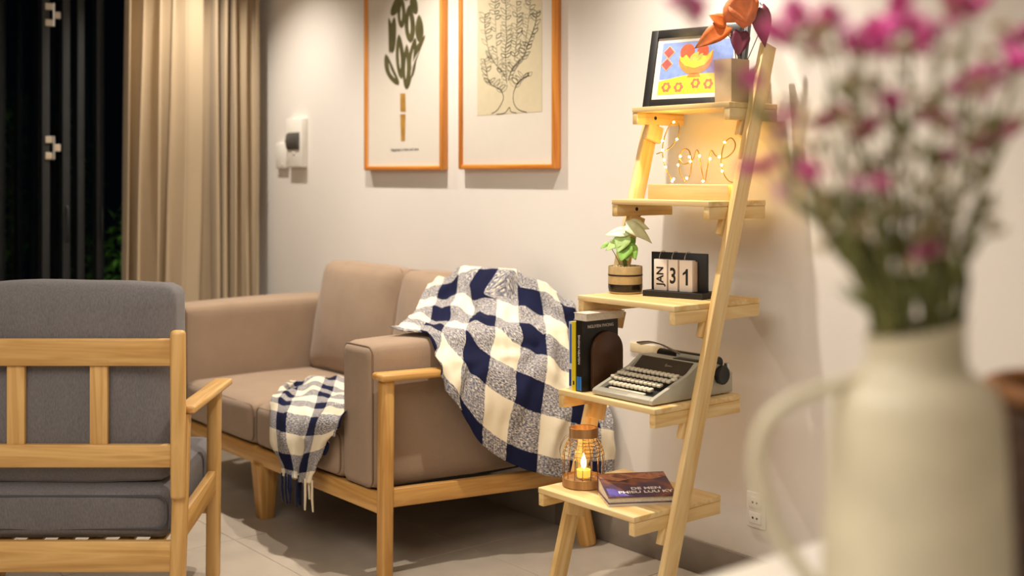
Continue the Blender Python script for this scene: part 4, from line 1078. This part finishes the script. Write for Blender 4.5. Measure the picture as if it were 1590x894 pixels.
# ------------------------------------------------------------------ foreground table, vase, flowers, basket
TZ = 0.90
MTAB = plain('white_table', '#f0ece4', 0.35, var=0.01)
tb = thing('white_table', (-0.40, 0.86, 0), 'white table at the bottom right under the stoneware vase', 'table')
box('table_top', -0.790, -0.02, 0.42, 1.34, TZ - 0.032, TZ, MTAB, tb, bevel=0.006, seg=3)
for xx in (-0.74, -0.07):
    for yy in (0.47, 1.29):
        beam('leg', (xx, yy, 0), (xx, yy, TZ - 0.032), 0.05, 0.05, MTAB, tb)
box('apron', -0.72, -0.09, 0.47, 1.29, TZ - 0.10, TZ - 0.032, MTAB, tb, bevel=0.002)
MSTONE = plain('cream_stoneware', '#d0c6ab', 0.45, var=0.10, scale=18, bump=0.05)
vc = at(1422, 500, 1.0); vx, vy = vc.x, vc.y
va = thing('stoneware_jug', (vx, vy, TZ), 'large cream stoneware jug with a looped handle holding pink flowers', 'vase')
prof = [(0.001, 0.0), (0.072, 0.0), (0.078, 0.006), (0.0785, 0.05), (0.076, 0.11), (0.0725, 0.17), (0.0700, 0.203), (0.0650, 0.219), (0.0535, 0.229), (0.0440, 0.235), (0.0408, 0.243), (0.0400, 0.262), (0.0425, 0.272),
        (0.0400, 0.272), (0.0370, 0.262), (0.0375, 0.243), (0.050, 0.218), (0.062, 0.200), (0.068, 0.15), (0.074, 0.05), (0.068, 0.008), (0.001, 0.006)]
bm = bmesh.new(); bm_lathe(bm, prof, 48)
for v in bm.verts:
    if v.co.z > 0.235: v.co.z += (v.co.x * RIGHT.x + v.co.y * RIGHT.y) * 0.22 * min(1, (v.co.z - 0.235) / 0.03)
smooth_angle(put('body', bm, MSTONE, va, T(vx, vy, TZ)), 50)
HP = [(1352, 588), (1300, 598), (1235, 618), (1190, 655), (1174, 710), (1186, 775), (1212, 835), (1245, 885), (1285, 930)]
tube('handle', spline([at(x, y, 1.0 - 0.01) for x, y in HP], 6), 0.0062, MSTONE, va, 12)

MPINK = plain('magenta_petal', '#f06fb4', 0.6, var=0.3, scale=120)
MPINK2 = plain('pale_pink_petal', '#f6b6cc', 0.6, var=0.3, scale=120)
MSTEM = plain('flower_stem', '#86844a', 0.6, var=0.3, scale=60)
MFLEAF = plain('flower_leaf', '#76804a', 0.55, var=0.4, scale=50)
MFLEAFD = plain('deep_flower_leaf', '#4f5a22', 0.55, var=0.4, scale=50)
MDRY = plain('dry_calyx', '#d2c49c', 0.7, var=0.3, scale=80)
def blossom_mesh(name, mat, r, n, seed):
    rn = random.Random(seed); bm = bmesh.new()
    for k in range(n):
        d = Vector((rn.uniform(-1, 1), rn.uniform(-1, 1), rn.uniform(-0.2, 1))).normalized()
        leaf_mesh(bm, d * r * 0.1, d, r, r * 0.8, nu=3, droop=rn.uniform(-.2, .4))
    me = bpy.data.meshes.new(name); bm.to_mesh(me); bm.free(); me.materials.append(mat)
    for q in me.polygons: q.use_smooth = True
    return me
BL = [blossom_mesh('blossom', MPINK, 0.0145, 12, 1), blossom_mesh('blossom', MPINK, 0.018, 13, 2), blossom_mesh('blossom', MPINK2, 0.015, 11, 3), blossom_mesh('calyx', MDRY, 0.013, 9, 4)]
FT = [(1055, 12, -.02, 2), (1188, 58, -.03, 1), (1228, 40, .0, 4), (1268, 60, .03, 3), (1322, 72, -.04, 4), (1352, 60, .05, 3), (1410, 48, .0, 4), (1455, 52, -.05, 4), (1505, 22, .04, 3), (1382, 168, -.03, 2),
      (1455, 185, .02, 3), (1505, 135, -.05, 3), (1540, 120, .05, 4), (1578, 105, -.02, 3), (1478, 248, .02, 2), (1338, 292, -.04, 2), (1308, 185, .04, 3), (1196, 262, .0, 2), (1246, 266, -.05, 3), (1216, 212, .05, 2),
      (1436, 392, -.03, 1), (1348, 410, .02, 2), (1160, 128, .05, 2), (1295, 28, -.06, 3), (1565, 205, .05, 3), (1590, 60, .02, 3), (1390, 8, .06, 3)]
rnd = random.Random(21)
FLAB = ['small pale pink sprig tip floating highest and farthest left, left of the painting',
        'pink sprig over the coral leaves of the top-shelf planter',
        'magenta sprig just right of the shelf rail top',
        'magenta sprig second to the right of the shelf rail top',
        'pink sprig at the left middle of the bouquet top',
        'sprig in the middle of the bouquet top, left of its centre gap',
        'large bright magenta sprig top centre above the jug mouth',
        'large magenta sprig top centre, right beside the brightest one',
        'pink sprig near the upper right corner of the bouquet',
        'single bright pink sprig hanging alone in the upper middle',
        'deep magenta sprig right of the lone upper-middle sprig',
        'magenta sprig below the upper right clusters, left of them',
        'wide magenta cluster sprig at the upper right',
        'magenta sprig at the right picture edge, below the corner',
        'small pink sprig in the right half at mid height',
        'small pink sprig low in the left half of the bouquet',
        'pinkish sprig in front of the wall, left of the lone upper sprig',
        'lowest-left pink sprig beside the love lamp, on the outer edge',
        'pink sprig just right of the lowest outer-left sprig',
        'small rose sprig above the two lowest outer-left sprigs',
        'lone pink bud sprig low above the right side of the jug mouth',
        'lone pink bud sprig low above the left side of the jug mouth',
        'faint pink sprig in front of the square planter',
        'pink sprig touching the top edge, left part of the bouquet',
        'magenta sprig at right edge, third down from the corner',
        'pink sprig cut by the upper right corner of the picture',
        'pink sprig cut by the top edge above the jug mouth']
for k, (fx, fy, dv, nb) in enumerate(FT):
    tip = at(fx, fy, 1.0 + dv)
    mouth = Vector((vx, vy, TZ + 0.272)) + RIGHT * max(-0.031, min(0.031, (fx - 1422) / 4500)) + VIEW * dv * 0.4
    root = mouth + Vector((0, 0, -0.10)) - RIGHT * ((fx - 1422) / 30000)
    t = thing('flower_sprig', mouth, FLAB[k], 'flower', 'pink sprigs in the jug')
    m1 = mouth.lerp(tip, 0.45) + Vector((0, 0, 0.012))
    S = spline([root, mouth, m1, tip], 7)
    tube('stem', S, [0.0019 - 0.0009 * i / (len(S) - 1) for i in range(len(S))], MSTEM, t, 6)
    for q in range(nb):
        bt = tip + RIGHT * rnd.uniform(-.024, .024) + VIEW * rnd.uniform(-.02, .02) + Vector((0, 0, rnd.uniform(-.020, .014)))
        if q == 0: bt = tip
        else: tube('twig', [S[-3 - (q % 3)], S[-2].lerp(bt, 0.55), bt], 0.0008, MSTEM, t, 5)
        me = BL[(0, 1, 0, 2)[(q + k) % 4]]
        link('blossom', me, None, t, T(*bt) @ Matrix.Rotation(rnd.uniform(0, 6), 4, 'Z') @ Matrix.Rotation(rnd.uniform(-.7, .7), 4, 'X') @ Matrix.Scale(rnd.uniform(.8, 1.2), 4))
    for q in range(4):
        p = S[rnd.randrange(len(S) // 2, len(S) - 1)]
        bt = p + RIGHT * rnd.uniform(-.030, .030) + VIEW * rnd.uniform(-.02, .02) + Vector((0, 0, rnd.uniform(0.005, .03)))
        tube('twig', [p, p.lerp(bt, 0.5) + Vector((0, 0, 0.004)), bt], 0.0008, MSTEM, t, 5)
        link('calyx', BL[3], None, t, T(*bt) @ Matrix.Rotation(rnd.uniform(0, 6), 4, 'Z'))
    for q in range(5):
        i = rnd.randrange(7, len(S) - 3); d = (S[i + 1] - S[i]).normalized() + Vector((rnd.uniform(-.8, .8), rnd.uniform(-.8, .8), rnd.uniform(-.1, .5)))
        leaf_part('leaf', S[i], d, rnd.uniform(.018, .040), rnd.uniform(.005, .009), MFLEAF, t, nu=4, up=-VIEW)
    for q in range(3):
        i = rnd.randrange(7, 12); d = (S[i + 1] - S[i]).normalized() + RIGHT * rnd.uniform(-.35, .35) + Vector((0, 0, 0.3))
        leaf_part('leaf', S[i], d, rnd.uniform(.03, .05), rnd.uniform(.006, .010), MFLEAFD, t, nu=4, up=-VIEW)
bkc = VIEW * 1.15 + RIGHT * 0.548
bk = thing('wicker_basket', (bkc.x, bkc.y, TZ), 'dark brown woven basket at the right edge behind the jug', 'basket')
BKM = T(bkc.x, bkc.y, TZ)
MWK = plain('dark_wicker', '#4a2f1a', 0.6, var=0.4, scale=60); MWK2 = plain('rim_wicker', '#8c5a2c', 0.55, var=0.3, scale=60)
lathe('basket_wall', [(0.068, 0.0), (0.072, 0.004), (0.074, 0.195), (0.069, 0.195), (0.066, 0.008), (0.001, 0.006)], MWK, bk, 40, BKM)
for q in range(13):
    tube('weaver', [((0.0745 + 0.0022 * math.sin(k * PI / 2 + (q % 2) * PI)) * math.cos(2 * PI * k / 64), (0.0745 + 0.0022 * math.sin(k * PI / 2 + (q % 2) * PI)) * math.sin(2 * PI * k / 64), 0.008 + q * 0.0128) for k in range(64)], 0.0045, MWK, bk, 6, True, BKM)
tube('rim', [(0.072 * math.cos(2 * PI * k / 40), 0.072 * math.sin(2 * PI * k / 40), 0.190) for k in range(40)], 0.010, MWK2, bk, 10, True, BKM)
